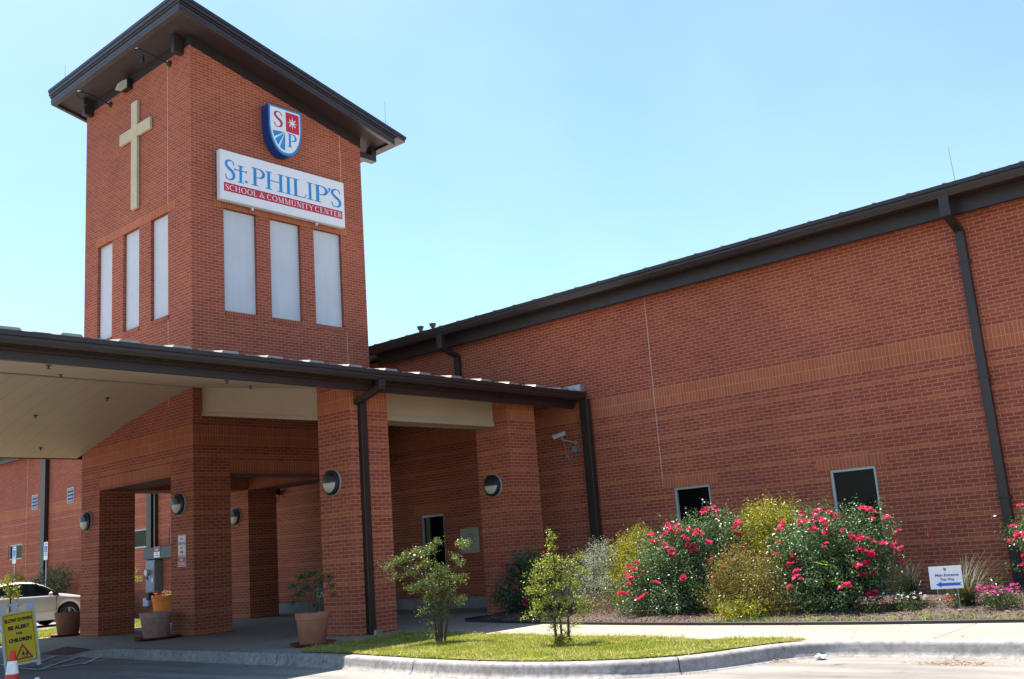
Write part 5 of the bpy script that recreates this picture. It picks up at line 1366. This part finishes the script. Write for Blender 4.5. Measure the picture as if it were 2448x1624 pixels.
def blooms(parent, kind, pts, s0, s1, name='bloom'):
    for p in pts:
        o = bpy.data.objects.new(name, rnd.choice(BL[kind])); COL.objects.link(o); o.parent = parent
        o.location = Vector(p) - Vector(parent.location); o.rotation_euler = (rnd.uniform(-.6, .6), rnd.uniform(-.5, .5), rnd.uniform(0, 6.28)); s = rnd.uniform(s0, s1); o.scale = (s, s, s * rnd.uniform(.7, 1))

def rose_bush(label, base, blobs, ntw, nb, extra=(), camdir=(.5, -.87)):
    t = thing('rose_bush', label, 'rose bush', base, 0, 'rose bushes in the flower bed')
    P, c_, d = blob_points(blobs, ntw, 19, .05, .55)
    leaves('foliage', P, .020, .047, .58, M['l_rose'], t)
    tips = c_[rng.choice(len(c_), 26)]
    stems('stem', base, [tuple(q) for q in tips] + [tuple(q) for q in extra], .011, M['bark'], t)
    vol = np.array([b[3] * b[4] * b[5] for b in blobs]); vol /= vol.sum(); pts = []
    tries = 0
    while len(pts) < nb and tries < 20000:
        tries += 1
        B = blobs[rng.choice(len(blobs), p=vol)]; dd = rng.normal(size=3); dd /= np.linalg.norm(dd)
        if dd[2] < -.35: continue
        if dd[0] * camdir[0] + dd[1] * camdir[1] < -.45 and dd[2] < .6: continue
        p = np.array(B[:3]) + dd * np.array(B[3:6]) * rng.uniform(.98, 1.10)
        if p[2] < base[2] + .22: continue
        if any(((p - np.array(b[:3])) / np.array(b[3:6])) @ ((p - np.array(b[:3])) / np.array(b[3:6])) < .75 for b in blobs): continue
        if rng.uniform() > .35 + .65 * (p[2] - base[2]) / 1.5: continue
        pts.append(p)
        
        for _ in range(int(rng.choice([0, 0, 0, 1, 1, 2, 3]))):
            if len(pts) < nb: pts.append(p + rng.normal(size=3) * .05)
    blooms(t, 'rose', pts, .7, 1.45, 'rose_bloom')
    for e_ in extra:
        Q = np.array(e_) + rng.normal(size=(40, 3)) * np.array([.12, .05, .05]); leaves('shoot_foliage', Q, .03, .06, .55, M['l_rose'], t)
        blooms(t, 'rose', [np.array(e_) + rng.normal(size=3) * .04 + np.array([.05, 0, .05]) for _ in range(2)], .8, 1.1, 'rose_bloom')
    return t
rose_bush('full red rose bush between the two taller golden shrubs', (10.15, 3.0, .16),
          [(10.15, 2.95, .88, .72, .60, .64), (10.50, 3.05, 1.30, .58, .50, .44), (9.85, 2.9, 1.0, .56, .50, .52), (10.1, 2.60, .46, .78, .52, .40), (9.45, 2.75, .75, .40, .36, .40), (9.3, 2.6, .40, .45, .4, .3), (10.75, 2.9, .9, .4, .45, .5)], 2300, 100, [(9.72, 2.95, 1.50), (10.62, 3.1, 1.70)])
rose_bush('biggest red rose bush, between the tall golden shrub and the yard sign', (12.8, 2.8, .16),
          [(12.75, 2.8, .86, .84, .62, .64), (12.40, 2.8, 1.10, .58, .52, .48), (13.08, 2.85, 1.14, .54, .50, .45), (12.65, 2.42, .48, .70, .52, .42), (13.15, 2.75, .70, .42, .4, .46), (12.2, 2.7, .75, .42, .45, .5)], 2300, 100, [(12.42, 2.9, 1.62), (13.22, 2.9, 1.50)])
rose_bush('rose bush by the outermost downspout beyond the yard sign', (15.55, 3.4, .16),
          [(15.55, 3.4, 1.05, .55, .5, .38), (15.75, 3.4, .65, .5, .45, .45)], 650, 40, [(15.0, 3.45, 1.10), (15.02, 3.4, .62)])
rose_bush('shaded rose bush in front of the brick column with the lamp', (5.95, 3.7, .16),
          [(5.95, 3.65, .72, .50, .46, .48), (6.25, 3.6, .98, .42, .36, .30), (5.6, 3.5, .50, .38, .32, .26), (6.2, 3.4, .40, .55, .4, .32)], 1100, 36, [(5.45, 3.5, .42)])

def shrub(name, label, cat, base, blobs, ntw, per, tw, l0, l1, asp, mat, nst=16, shell=.5, group=None, smat='bark', sr=.010):
    t = thing(name, label, cat, base, 0, group)
    P, c_, d = blob_points(blobs, ntw, per, tw, shell)
    P = P[P[:, 2] > .12]
    leaves('foliage', P, l0, l1, asp, M[mat], t)
    tips = c_[rng.choice(len(c_), nst)]; stems('stem', base, [tuple(q) for q in tips], sr, M[smat], t)
    return t
shrub('golden_shrub', 'tall golden green shrub between the two big rose bushes', 'shrub', (11.2, 3.6, .2), [(11.25, 3.6, 1.28, .62, .52, .50), (11.15, 3.5, .85, .62, .5, .55), (11.6, 3.5, .80, .50, .45, .55), (11.3, 3.6, 1.55, .44, .40, .30), (11.6, 3.55, 1.35, .35, .4, .3)], 2300, 12, .045, .022, .042, .5, 'l_yel', 22)
shrub('golden_shrub', 'golden green shrub between the silver sage and a red rose bush', 'shrub', (8.3, 4.0, .2), [(8.25, 4.0, .98, .50, .45, .52), (8.50, 3.9, 1.30, .36, .36, .30), (8.0, 3.9, .60, .5, .42, .40), (8.6, 3.5, .5, .62, .5, .40), (8.9, 3.5, .8, .45, .4, .45)], 1500, 12, .045, .022, .042, .5, 'l_yel', 18)
shrub('bronze_shrub', 'low bronze tinted shrub in front of the tall golden shrub', 'shrub', (11.55, 2.3, .13), [(11.5, 2.35, .64, .60, .46, .48), (11.85, 2.3, .45, .52, .42, .34), (11.25, 2.4, .80, .42, .36, .38), (11.1, 2.4, .4, .45, .4, .32)], 1700, 11, .04, .018, .038, .5, 'l_red', 26, smat='twig')
shrub('golden_shrub', 'small bright green shrub spilling to the edging below the bronze one', 'shrub', (11.6, 1.85, .12), [(11.6, 1.85, .24, .38, .26, .18)], 300, 10, .035, .02, .04, .5, 'l_yel', 8)
shrub('silver_sage', 'silver grey sage bush between the young tree and the golden shrub', 'shrub', (7.45, 3.8, .18), [(7.45, 3.75, .74, .52, .44, .48), (7.72, 3.8, 1.06, .36, .34, .32), (7.15, 3.7, .5, .42, .36, .34), (7.8, 3.4, .5, .5, .4, .35)], 1500, 11, .045, .018, .040, .42, 'l_silver', 26, smat='twig')
P, c_, d = blob_points([(7.9, 3.1, .25, .50, .42, .26), (8.4, 2.9, .22, .45, .35, .2)], 500, 7, .05, .8); V, F = cards(P, rng.uniform(.05, .13, len(P)), rng.uniform(.003, .007, len(P)), .3, .2); tag(raw_mesh('dry_perennial', V, F, M['l_dry']), 'dry brown tangled perennial in front of the silver sage', 'plant')

def tuft(name, label, cat, base, n_, h0, h1, spread, mat, w=.006, lean=(0, 0)):
    V = []; F = []
    for i in range(n_):
        a = rnd.uniform(0, 2 * math.pi); l = rnd.uniform(h0, h1); el = rnd.uniform(.25, 1) ** .6 * math.pi / 2; sp_ = spread * rnd.uniform(.3, 1)
        bx, by = base[0] + rnd.gauss(0, .05), base[1] + rnd.gauss(0, .05)
        d = Vector((math.cos(a) + lean[0], math.sin(a) + lean[1], 0)); d.normalize(); s = Vector((-d.y, d.x, 0)) * w
        pr_ = []
        for k in range(5):
            q = k / 4; out = l * sp_ * q ** 1.4; zz = l * (math.sin(el) * q - .42 * (1 - math.sin(el) * .6) * q * q * 1.4)
            pr_.append(Vector((bx, by, base[2])) + d * out + Vector((0, 0, max(0.01, zz))))
        b = len(V)
        for k, p in enumerate(pr_):
            ww = s * (1 - k / 4.2); V += [p - ww, p + ww]
        for k in range(4): F.append((b + 2 * k, b + 2 * k + 1, b + 2 * k + 3, b + 2 * k + 2))
    V = np.array([tuple(v) for v in V]) - np.array(base); o = raw_mesh(name, V, np.array(F), M[mat]); o.location = base
    return tag(o, label, cat)
tuft('ornamental_grass', 'wispy olive ornamental grass clump right behind the yard sign', 'grass clump', (14.45, 2.85, .17), 420, .40, .98, 1.1, 'l_orn', .0038)
tuft('strap_leaf_plant', 'dark strap leaved clump between the big rose bush and yard sign', 'plant', (13.35, 3.7, .18), 220, .5, .85, .55, 'l_spiky', .009)
t = thing('lime_leaved_vine', 'bright lime leaf sprays on the front of the biggest rose bush', 'plant', (12.85, 2.2, .15))
Q = []; V = []; F = []
for (x, y, z, k) in ((12.86, 2.20, .82, 9), (12.98, 2.16, .60, 9), (12.72, 2.18, .56, 7), (12.62, 2.22, .34, 7)):
    for i in range(k):
        a = rnd.uniform(-.9, .9) + (0 if i % 2 else math.pi); l = rnd.uniform(.10, .19); d = Vector((math.cos(a) * .8, math.sin(a) * .6 - .3, rnd.uniform(-.25, .35))).normalized(); sd = d.cross(Vector((0, 0, 1))).normalized() * .016
        p0 = Vector((x + rnd.gauss(0, .025), y + rnd.gauss(0, .02), z + rnd.gauss(0, .02))); b = len(V)
        V += [p0, p0 + d * l * .5 + sd + Vector((0, 0, .012)), p0 + d * l, p0 + d * l * .5 - sd + Vector((0, 0, .012))]; F.append((b, b + 1, b + 2, b + 3))
raw_mesh('foliage', np.array([tuple(v) for v in V]), np.array(F), M['l_lime'], t)
t = thing('flower_stalk', 'single tall red flower stalk rising behind the yard sign', 'plant', (14.3, 3.0, .17))
mb = MB(); mb.tube([(14.32, 3.0, .17), (14.22, 3.0, .7), (14.08, 3.0, 1.12), (14.03, 3.0, 1.28)], [.008, .007, .006, .004], 5); mb.build('stalk', M['saucer'], t)
blooms(t, 'coral', [(14.03 + rnd.gauss(0, .008), 3.0, 1.12 + i * .025) for i in range(7)], .16, .28)
def flower_patch(label, base, kind, n_, rx, ry, h, mat='l_pot', nl=130, s0=.3, s1=.55):
    t = thing('flower_clump', label, 'flowers', base, 0, 'low flowers round the yard sign')
    P, c_, d = blob_points([(base[0], base[1], base[2] + h * .4, rx, ry, h * .55)], nl, 8, .03, .7); P = P[P[:, 2] > base[2]]; leaves('foliage', P, .02, .05, .3, M[mat], t)
    blooms(t, kind, [(base[0] + rng.normal(0, rx * .6), base[1] + rng.normal(0, ry * .6), base[2] + h * rng.uniform(.7, 1.15)) for _ in range(n_)], s0, s1)
    return t
flower_patch('low white flowers between the biggest rose bush and the yard sign', (13.85, 2.35, .16), 'white', 34, .34, .22, .22, nl=190)
flower_patch('low magenta pink flower clump between the ornamental grass and downspout', (15.05, 2.35, .16), 'pink', 46, .26, .2, .28, s0=.4, s1=.75, nl=180)
flower_patch('taller pink flower clump at the foot of the outermost rose bush', (15.45, 2.9, .17), 'pink', 24, .2, .18, .36, s0=.35, s1=.6)
flower_patch('coral red flowers beside the ornamental grass', (14.85, 2.75, .17), 'coral', 26, .3, .16, .24, nl=200)
flower_patch('tiny coral flowers under the yard sign', (14.35, 2.55, .16), 'coral', 9, .12, .1, .18, nl=40)
flower_patch('small pale and pink flowers at the foot of the biggest rose bush', (13.4, 2.2, .15), 'pink', 9, .24, .16, .16, nl=90, s0=.25, s1=.4)

# young trees grown branch by branch
def grow_tree(name, label, base, trunks, targets, leafmat, l0, l1, per, tw, group=None, asp=.5, tr=.028, twr=.16, ntw=26):
    """trunks: list of polylines; targets: (x,y,z,rx,ry,rz,n) foliage sprays fed by branches from the nearest trunk point"""
    t = thing(name, label, 'tree', base, 0, group)
    mb = MB(); nodes = []
    for tk in trunks:
        n = len(tk); pts = [Vector(p) for p in tk]
        mb.tube(pts, [tr * (1 - .68 * i / (n - 1)) for i in range(n)], 7)
        for a, b_ in zip(pts[:-1], pts[1:]):
            for q in (.3, .65, 1.0): nodes.append(a.lerp(b_, q))
    mb.build('trunk', M['bark'], t, smooth=True)
    mb = MB(); LP_ = []
    for (x, y, z, rx, ry, rz_, n_) in targets:
        tp = Vector((x, y, z)); cand = [q for q in nodes if q.z < z - .05] or nodes
        st = min(cand, key=lambda q: (q - tp).length * (1.0 + .25 * max(0, q.z - z + .3)))
        mid = st.lerp(tp, .55) + Vector((rnd.uniform(-.04, .04), rnd.uniform(-.04, .04), .04))
        mb.tube([st, mid, tp], [tr * .34, tr * .22, tr * .12], 5)
        for k in range(n_):
            e_ = tp + Vector((rnd.uniform(-1, 1) * rx, rnd.uniform(-1, 1) * ry, rnd.uniform(-1, 1) * rz_)); s0 = mid.lerp(tp, rnd.uniform(.2, 1))
            mb.tube([s0, s0.lerp(e_, .5) + Vector((0, 0, .015)), e_], [.003, .002, .001], 4)
            for j in range(per):
                q = rnd.uniform(.25, 1.08); pp = s0.lerp(e_, q); LP_.append((pp.x + rnd.gauss(0, tw), pp.y + rnd.gauss(0, tw), pp.z + rnd.gauss(0, tw * .8)))
    mb.build('branches', M['bark'], t)
    leaves('crown', np.array(LP_), l0, l1, asp, M[leafmat], t, up=1.0, flat=.35)
    return t
# first young tree: image-right direction on the lawn is roughly (0.71, 0.70); w = sideways, d = depth
def W3(b_, w, z, d=0.0): return (b_[0] + .75 * w - .66 * d, b_[1] + .66 * w + .75 * d, z)
b1 = (8.17, -.98)
T1 = [[W3(b1, 0, .1), W3(b1, -.03, .5), W3(b1, -.07, .85), W3(b1, -.20, 1.10), W3(b1, -.36, 1.32)], [W3(b1, .06, .1), W3(b1, .09, .55), W3(b1, .08, .95), W3(b1, .05, 1.25), W3(b1, .02, 1.45)],
      [W3(b1, .10, .1, .05), W3(b1, .17, .5, .08), W3(b1, .22, .9, .1), W3(b1, .34, 1.2, .1), W3(b1, .40, 1.45, .1)], [W3(b1, .02, .1, -.04), W3(b1, .05, .4, -.1), W3(b1, .02, .8, -.15), W3(b1, -.06, 1.1, -.18)]]
tg1 = []
for w, z, rx, rz_, n_ in ((-.78, 1.24, .13, .05, 9), (-.60, 1.30, .15, .07, 14), (-.42, 1.36, .16, .08, 16), (-.22, 1.42, .17, .09, 18), (-.05, 1.46, .15, .08, 15), (.06, 1.54, .09, .06, 7), (-.62, 1.10, .13, .05, 9), (-.36, 1.14, .16, .07, 13), (-.12, 1.24, .16, .07, 12), (.44, 1.50, .14, .05, 11), (.56, 1.47, .10, .04, 7), (.36, 1.30, .10, .06, 6), (.47, 1.22, .07, .05, 4),
                          (.14, 1.16, .16, .07, 14), (.05, 1.02, .18, .09, 18), (.26, 1.00, .18, .09, 18), (.42, .98, .14, .07, 11), (-.18, .94, .17, .08, 14), (-.38, .90, .12, .06, 8), (-.02, .84, .18, .08, 16), (.20, .82, .17, .08, 14), (-.14, .72, .13, .07, 10), (.10, .66, .13, .07, 9), (.36, .64, .12, .06, 5), (.46, .72, .07, .05, 4), (-.26, .55, .10, .06, 6), (.12, .50, .13, .08, 11), (-.10, .36, .09, .08, 8), (.05, .62, .16, .09, 13), (.28, .74, .15, .08, 12), (-.06, .95, .2, .09, 14), (.16, .92, .2, .08, 14), (.1, 1.1, .2, .08, 12), (-.02, .18, .10, .05, 5)):
    p = W3(b1, w * .93, z + .02, rnd.uniform(-.18, .18)); tg1.append((*p, rx * .85, rx * .85, rz_, n_ + 2))
grow_tree('young_myrtle_tree', 'sparse multi-stem young myrtle tree on the lawn in front of the column', (b1[0], b1[1], .1), T1, tg1, 'l_myrtle', .016, .034, 21, .032, 'young trees on the lawn', tr=.021)
b2 = (10.6, -1.1)
T2 = [[W3(b2, -.06, .1), W3(b2, -.06, .4), W3(b2, -.04, .75), W3(b2, .0, 1.1), W3(b2, -.02, 1.35)], [W3(b2, .10, .1), W3(b2, .12, .45), W3(b2, .16, .8), W3(b2, .26, 1.1)], [W3(b2, .02, .1, .05), W3(b2, .02, .4, .1), W3(b2, -.06, .75, .14), W3(b2, -.2, 1.0, .16)]]
tg2 = [(*W3(b2, -.03, 1.52), .05, .05, .10, 7), (*W3(b2, .0, 1.38), .06, .06, .06, 4)]
for w, z, rx, rz_, n_ in ((-.02, 1.20, .16, .10, 16), (-.18, 1.14, .15, .08, 13), (.14, 1.14, .14, .09, 12), (-.30, .98, .14, .08, 10), (-.08, 1.02, .18, .10, 18), (.14, 1.00, .18, .10, 17), (.30, 1.05, .10, .07, 8), (.36, 1.20, .08, .08, 6), (.40, .98, .10, .06, 6), (-.36, .82, .12, .06, 9), (-.18, .84, .16, .09, 15), (.04, .86, .17, .09, 16), (.24, .84, .15, .08, 14), (-.30, .66, .14, .07, 11), (-.10, .68, .15, .08, 12), (.12, .66, .15, .08, 13), (.30, .66, .13, .07, 10), (-.40, .50, .12, .05, 7), (-.20, .50, .14, .07, 10), (.02, .50, .14, .08, 10), (.26, .50, .14, .07, 9), (.38, .56, .10, .05, 6), (-.08, .36, .12, .06, 6), (.22, .34, .12, .06, 6), (.02, .20, .14, .10, 14), (-.04, .16, .12, .06, 12), (.10, .22, .10, .10, 12), (.14, .15, .10, .05, 8)):
    p = W3(b2, w, z, rnd.uniform(-.2, .2)); tg2.append((*p, rx * .8, rx * .8, rz_, n_))
grow_tree('young_myrtle_tree', 'bushy yellow-green young myrtle tree on the lawn in front of the roses', (b2[0], b2[1], .1), T2, tg2, 'l_myrtle2', .016, .034, 21, .032, 'young trees on the lawn', tr=.020)
b3 = (-6.9, -.85)
T3 = [[W3(b3, 0, .05), W3(b3, -.02, .5), W3(b3, .0, .95), W3(b3, .02, 1.3)], [W3(b3, .1, .05), W3(b3, .14, .5), W3(b3, .20, .95)]]
tg3 = [(*W3(b3, w, z, rnd.uniform(-.1, .1)), r_, r_, .09, n_) for w, z, r_, n_ in ((.1, 1.62, .18, 12), (-.15, 1.48, .2, 12), (.3, 1.55, .16, 9), (-.4, 1.45, .18, 9), (.0, 1.32, .22, 14), (-.1, 1.15, .2, 11), (.2, 1.2, .18, 9), (.1, .85, .14, 5), (-.15, .72, .12, 4))]
grow_tree('young_myrtle_tree', 'thin young tree on the grass in front of the silver car', (b3[0], b3[1], .07), T3, tg3, 'l_myrtle2', .04, .07, 12, .03, None)
b4 = (-10.4, 4.0)
T4 = [[W3(b4, 0, .05), W3(b4, -.05, .6), W3(b4, .1, 1.3)]]
tg4 = [(*W3(b4, w, z), r_, r_, .12, n_) for w, z, r_, n_ in ((.15, 1.55, .22, 11), (.3, 1.35, .2, 9), (-.1, 1.4, .25, 9), (-.3, 1.15, .2, 8))]
grow_tree('young_myrtle_tree', 'small tree glimpsed through the tower between two piers', (b4[0], b4[1], .07), T4, tg4, 'l_myrtle2', .04, .07, 12, .03, None)
# shrub in the terracotta pot
b5 = (PA[0], PA[1]); zb = ZP + .45
T5 = [[W3(b5, w0, zb), W3(b5, w1, zb + .3), W3(b5, w2, zb + .6)] for w0, w1, w2 in ((0, -.08, -.25), (.02, .0, -.05), (.03, .12, .22), (-.03, -.1, -.12), (.04, .16, .34))]
tg5 = [(*W3(b5, w, z, rnd.uniform(-.12, .12)), r_, r_, .06, n_) for w, z, r_, n_ in ((-.30, 1.05, .10, 9), (-.18, 1.18, .13, 13), (-.02, 1.22, .14, 15), (.10, 1.15, .12, 11), (.30, 1.14, .08, 8), (.34, 1.0, .07, 6), (.38, .88, .06, 5), (-.22, .92, .11, 9), (-.05, 1.0, .13, 12), (-.28, .80, .09, 6), (.0, .72, .1, 5), (.1, .9, .1, 6))]
o = grow_tree('potted_shrub', 'leafy dark green shrub growing in the pinkish terracotta pot', (PA[0], PA[1], zb), T5, tg5, 'l_pot', .026, .048, 11, .02, None, tr=.010)
o['category'] = 'shrub'
# weeds / flowers in the other pots
tuft('pot_weed', 'few dark weeds sprouting in the brown pot', 'plant', (PC[0], PC[1], ZP + .50), 26, .08, .2, .6, 'l_spiky', .012)
t = thing('pot_flowers', 'small red flowers in the sunlit orange pot', 'flowers', (-6.95, 3.35, ZP + .66))
P, c_, d = blob_points([(-6.95, 3.35, ZP + .72, .25, .25, .07)], 40, 8, .03, .7); leaves('foliage', P, .03, .06, .4, M['l_myrtle2'], t)
blooms(t, 'coral', [(-6.95 + rnd.gauss(0, .13), 3.35 + rnd.gauss(0, .13), ZP + .79 + rnd.uniform(0, .06)) for _ in range(14)], .4, .7)
# shrubs along the far wall behind the car
shrub('wall_shrub', 'dark feathery shrub against the far wall behind the silver car', 'shrub', (-18.9, 5.5, .1), [(-19.2, 5.5, 1.2, .9, .4, .5), (-18.2, 5.5, 1.5, .5, .35, .4), (-20.2, 5.5, .9, .8, .4, .5)], 420, 10, .10, .06, .12, .4, 'l_rose', 16)
for i, (x, s) in enumerate(((-16.3, 1.0), (-15.3, .8), (-14.4, .9))):
    tuft('tall_grass_clump', ('tall dry grass clump at the far wall close to the parking sign', 'middle tall grass clump at the far wall beyond the car bonnet', 'tall grass clump at the far wall just beside the tower pier')[i], 'grass clump', (x, 5.7, .06), 160, .7 * s, 1.25 * s, .45, 'l_orn', .014)
shrub('wall_shrub', 'dark rounded shrub under the far window seen between the tower piers', 'shrub', (-14.2, 5.6, .06), [(-14.2, 5.6, .55, .55, .4, .5), (-13.7, 5.6, .4, .35, .3, .4)], 300, 10, .07, .04, .08, .5, 'l_rose', 10)

# ------------------------------------------------------------------ light, sky, camera
SUN = Vector((-.415, .11, 1.0)).normalized()      # direction towards the sun
el = math.asin(SUN.z); rot = math.atan2(SUN.x, SUN.y)
w = bpy.data.worlds.new('World'); SC.world = w; w.use_nodes = True
nt = w.node_tree; nt.nodes.clear()
sk = nt.nodes.new('ShaderNodeTexSky'); sk.sky_type = 'NISHITA'; sk.sun_disc = False; sk.sun_elevation = el; sk.sun_rotation = rot
sk.air_density = 1.0; sk.dust_density = 0.8; sk.ozone_density = 0.3
bg = nt.nodes.new('ShaderNodeBackground'); bg.inputs[1].default_value = 0.085
ou = nt.nodes.new('ShaderNodeOutputWorld'); tint = nt.nodes.new('ShaderNodeMix'); tint.data_type = 'RGBA'; tint.blend_type = 'MULTIPLY'; tint.inputs[0].default_value = 1.0; tint.inputs[7].default_value = (.80, .95, 1.03, 1); nt.links.new(sk.outputs[0], tint.inputs[6]); tc = nt.nodes.new('ShaderNodeTexCoord'); cl = nt.nodes.new('ShaderNodeTexNoise'); cl.inputs['Scale'].default_value = 2.6; cl.inputs['Detail'].default_value = 5; nt.links.new(tc.outputs['Generated'], cl.inputs['Vector']); cr_ = nt.nodes.new('ShaderNodeMapRange'); cr_.inputs[1].default_value = .42; cr_.inputs[2].default_value = .78; cr_.inputs[3].default_value = 0; cr_.inputs[4].default_value = .20; nt.links.new(cl.outputs[0], cr_.inputs[0]); cm = nt.nodes.new('ShaderNodeMix'); cm.data_type = 'RGBA'; nt.links.new(cr_.outputs[0], cm.inputs[0]); nt.links.new(tint.outputs[2], cm.inputs[6]); cm.inputs[7].default_value = (4.6, 5.4, 5.9, 1); nt.links.new(cm.outputs[2], bg.inputs[0]); nt.links.new(bg.outputs[0], ou.inputs[0])
ld = bpy.data.lights.new('Sun', 'SUN'); ld.energy = 4.2; ld.angle = R(.5); ld.color = (1.0, .95, .87)
lo = bpy.data.objects.new('sun', ld); COL.objects.link(lo); lo.rotation_euler = SUN.to_track_quat('Z', 'Y').to_euler(); lo.location = (0, 0, 30)

cam = bpy.data.cameras.new('Camera'); co = bpy.data.objects.new('camera', cam); COL.objects.link(co)
cam.sensor_fit = 'HORIZONTAL'; cam.sensor_width = 36.0; cam.lens = 2409.8 / 2448 * 36.0
cam.clip_start = .1; cam.clip_end = 5000
yaw, pit, rol = .713519, .204983, -.074267
fw = Vector((-math.sin(yaw) * math.cos(pit), math.cos(yaw) * math.cos(pit), math.sin(pit)))
r0 = Vector((math.cos(yaw), math.sin(yaw), 0)); u0 = r0.cross(fw)
rv = r0 * math.cos(rol) + u0 * math.sin(rol); uv_ = -r0 * math.sin(rol) + u0 * math.cos(rol)
co.matrix_world = Matrix(((rv.x, uv_.x, -fw.x, 19.2613), (rv.y, uv_.y, -fw.y, -11.6276), (rv.z, uv_.z, -fw.z, 1.36705), (0, 0, 0, 1)))
SC.camera = co
SC.view_settings.view_transform = 'Standard'; SC.view_settings.look = 'None'; SC.view_settings.gamma = 1.0
SC.view_settings.exposure = 1.55
SC.cycles.max_bounces = 10; SC.cycles.diffuse_bounces = 1; SC.cycles.glossy_bounces = 4; SC.cycles.transparent_max_bounces = 4
SC.cycles.use_denoising = True
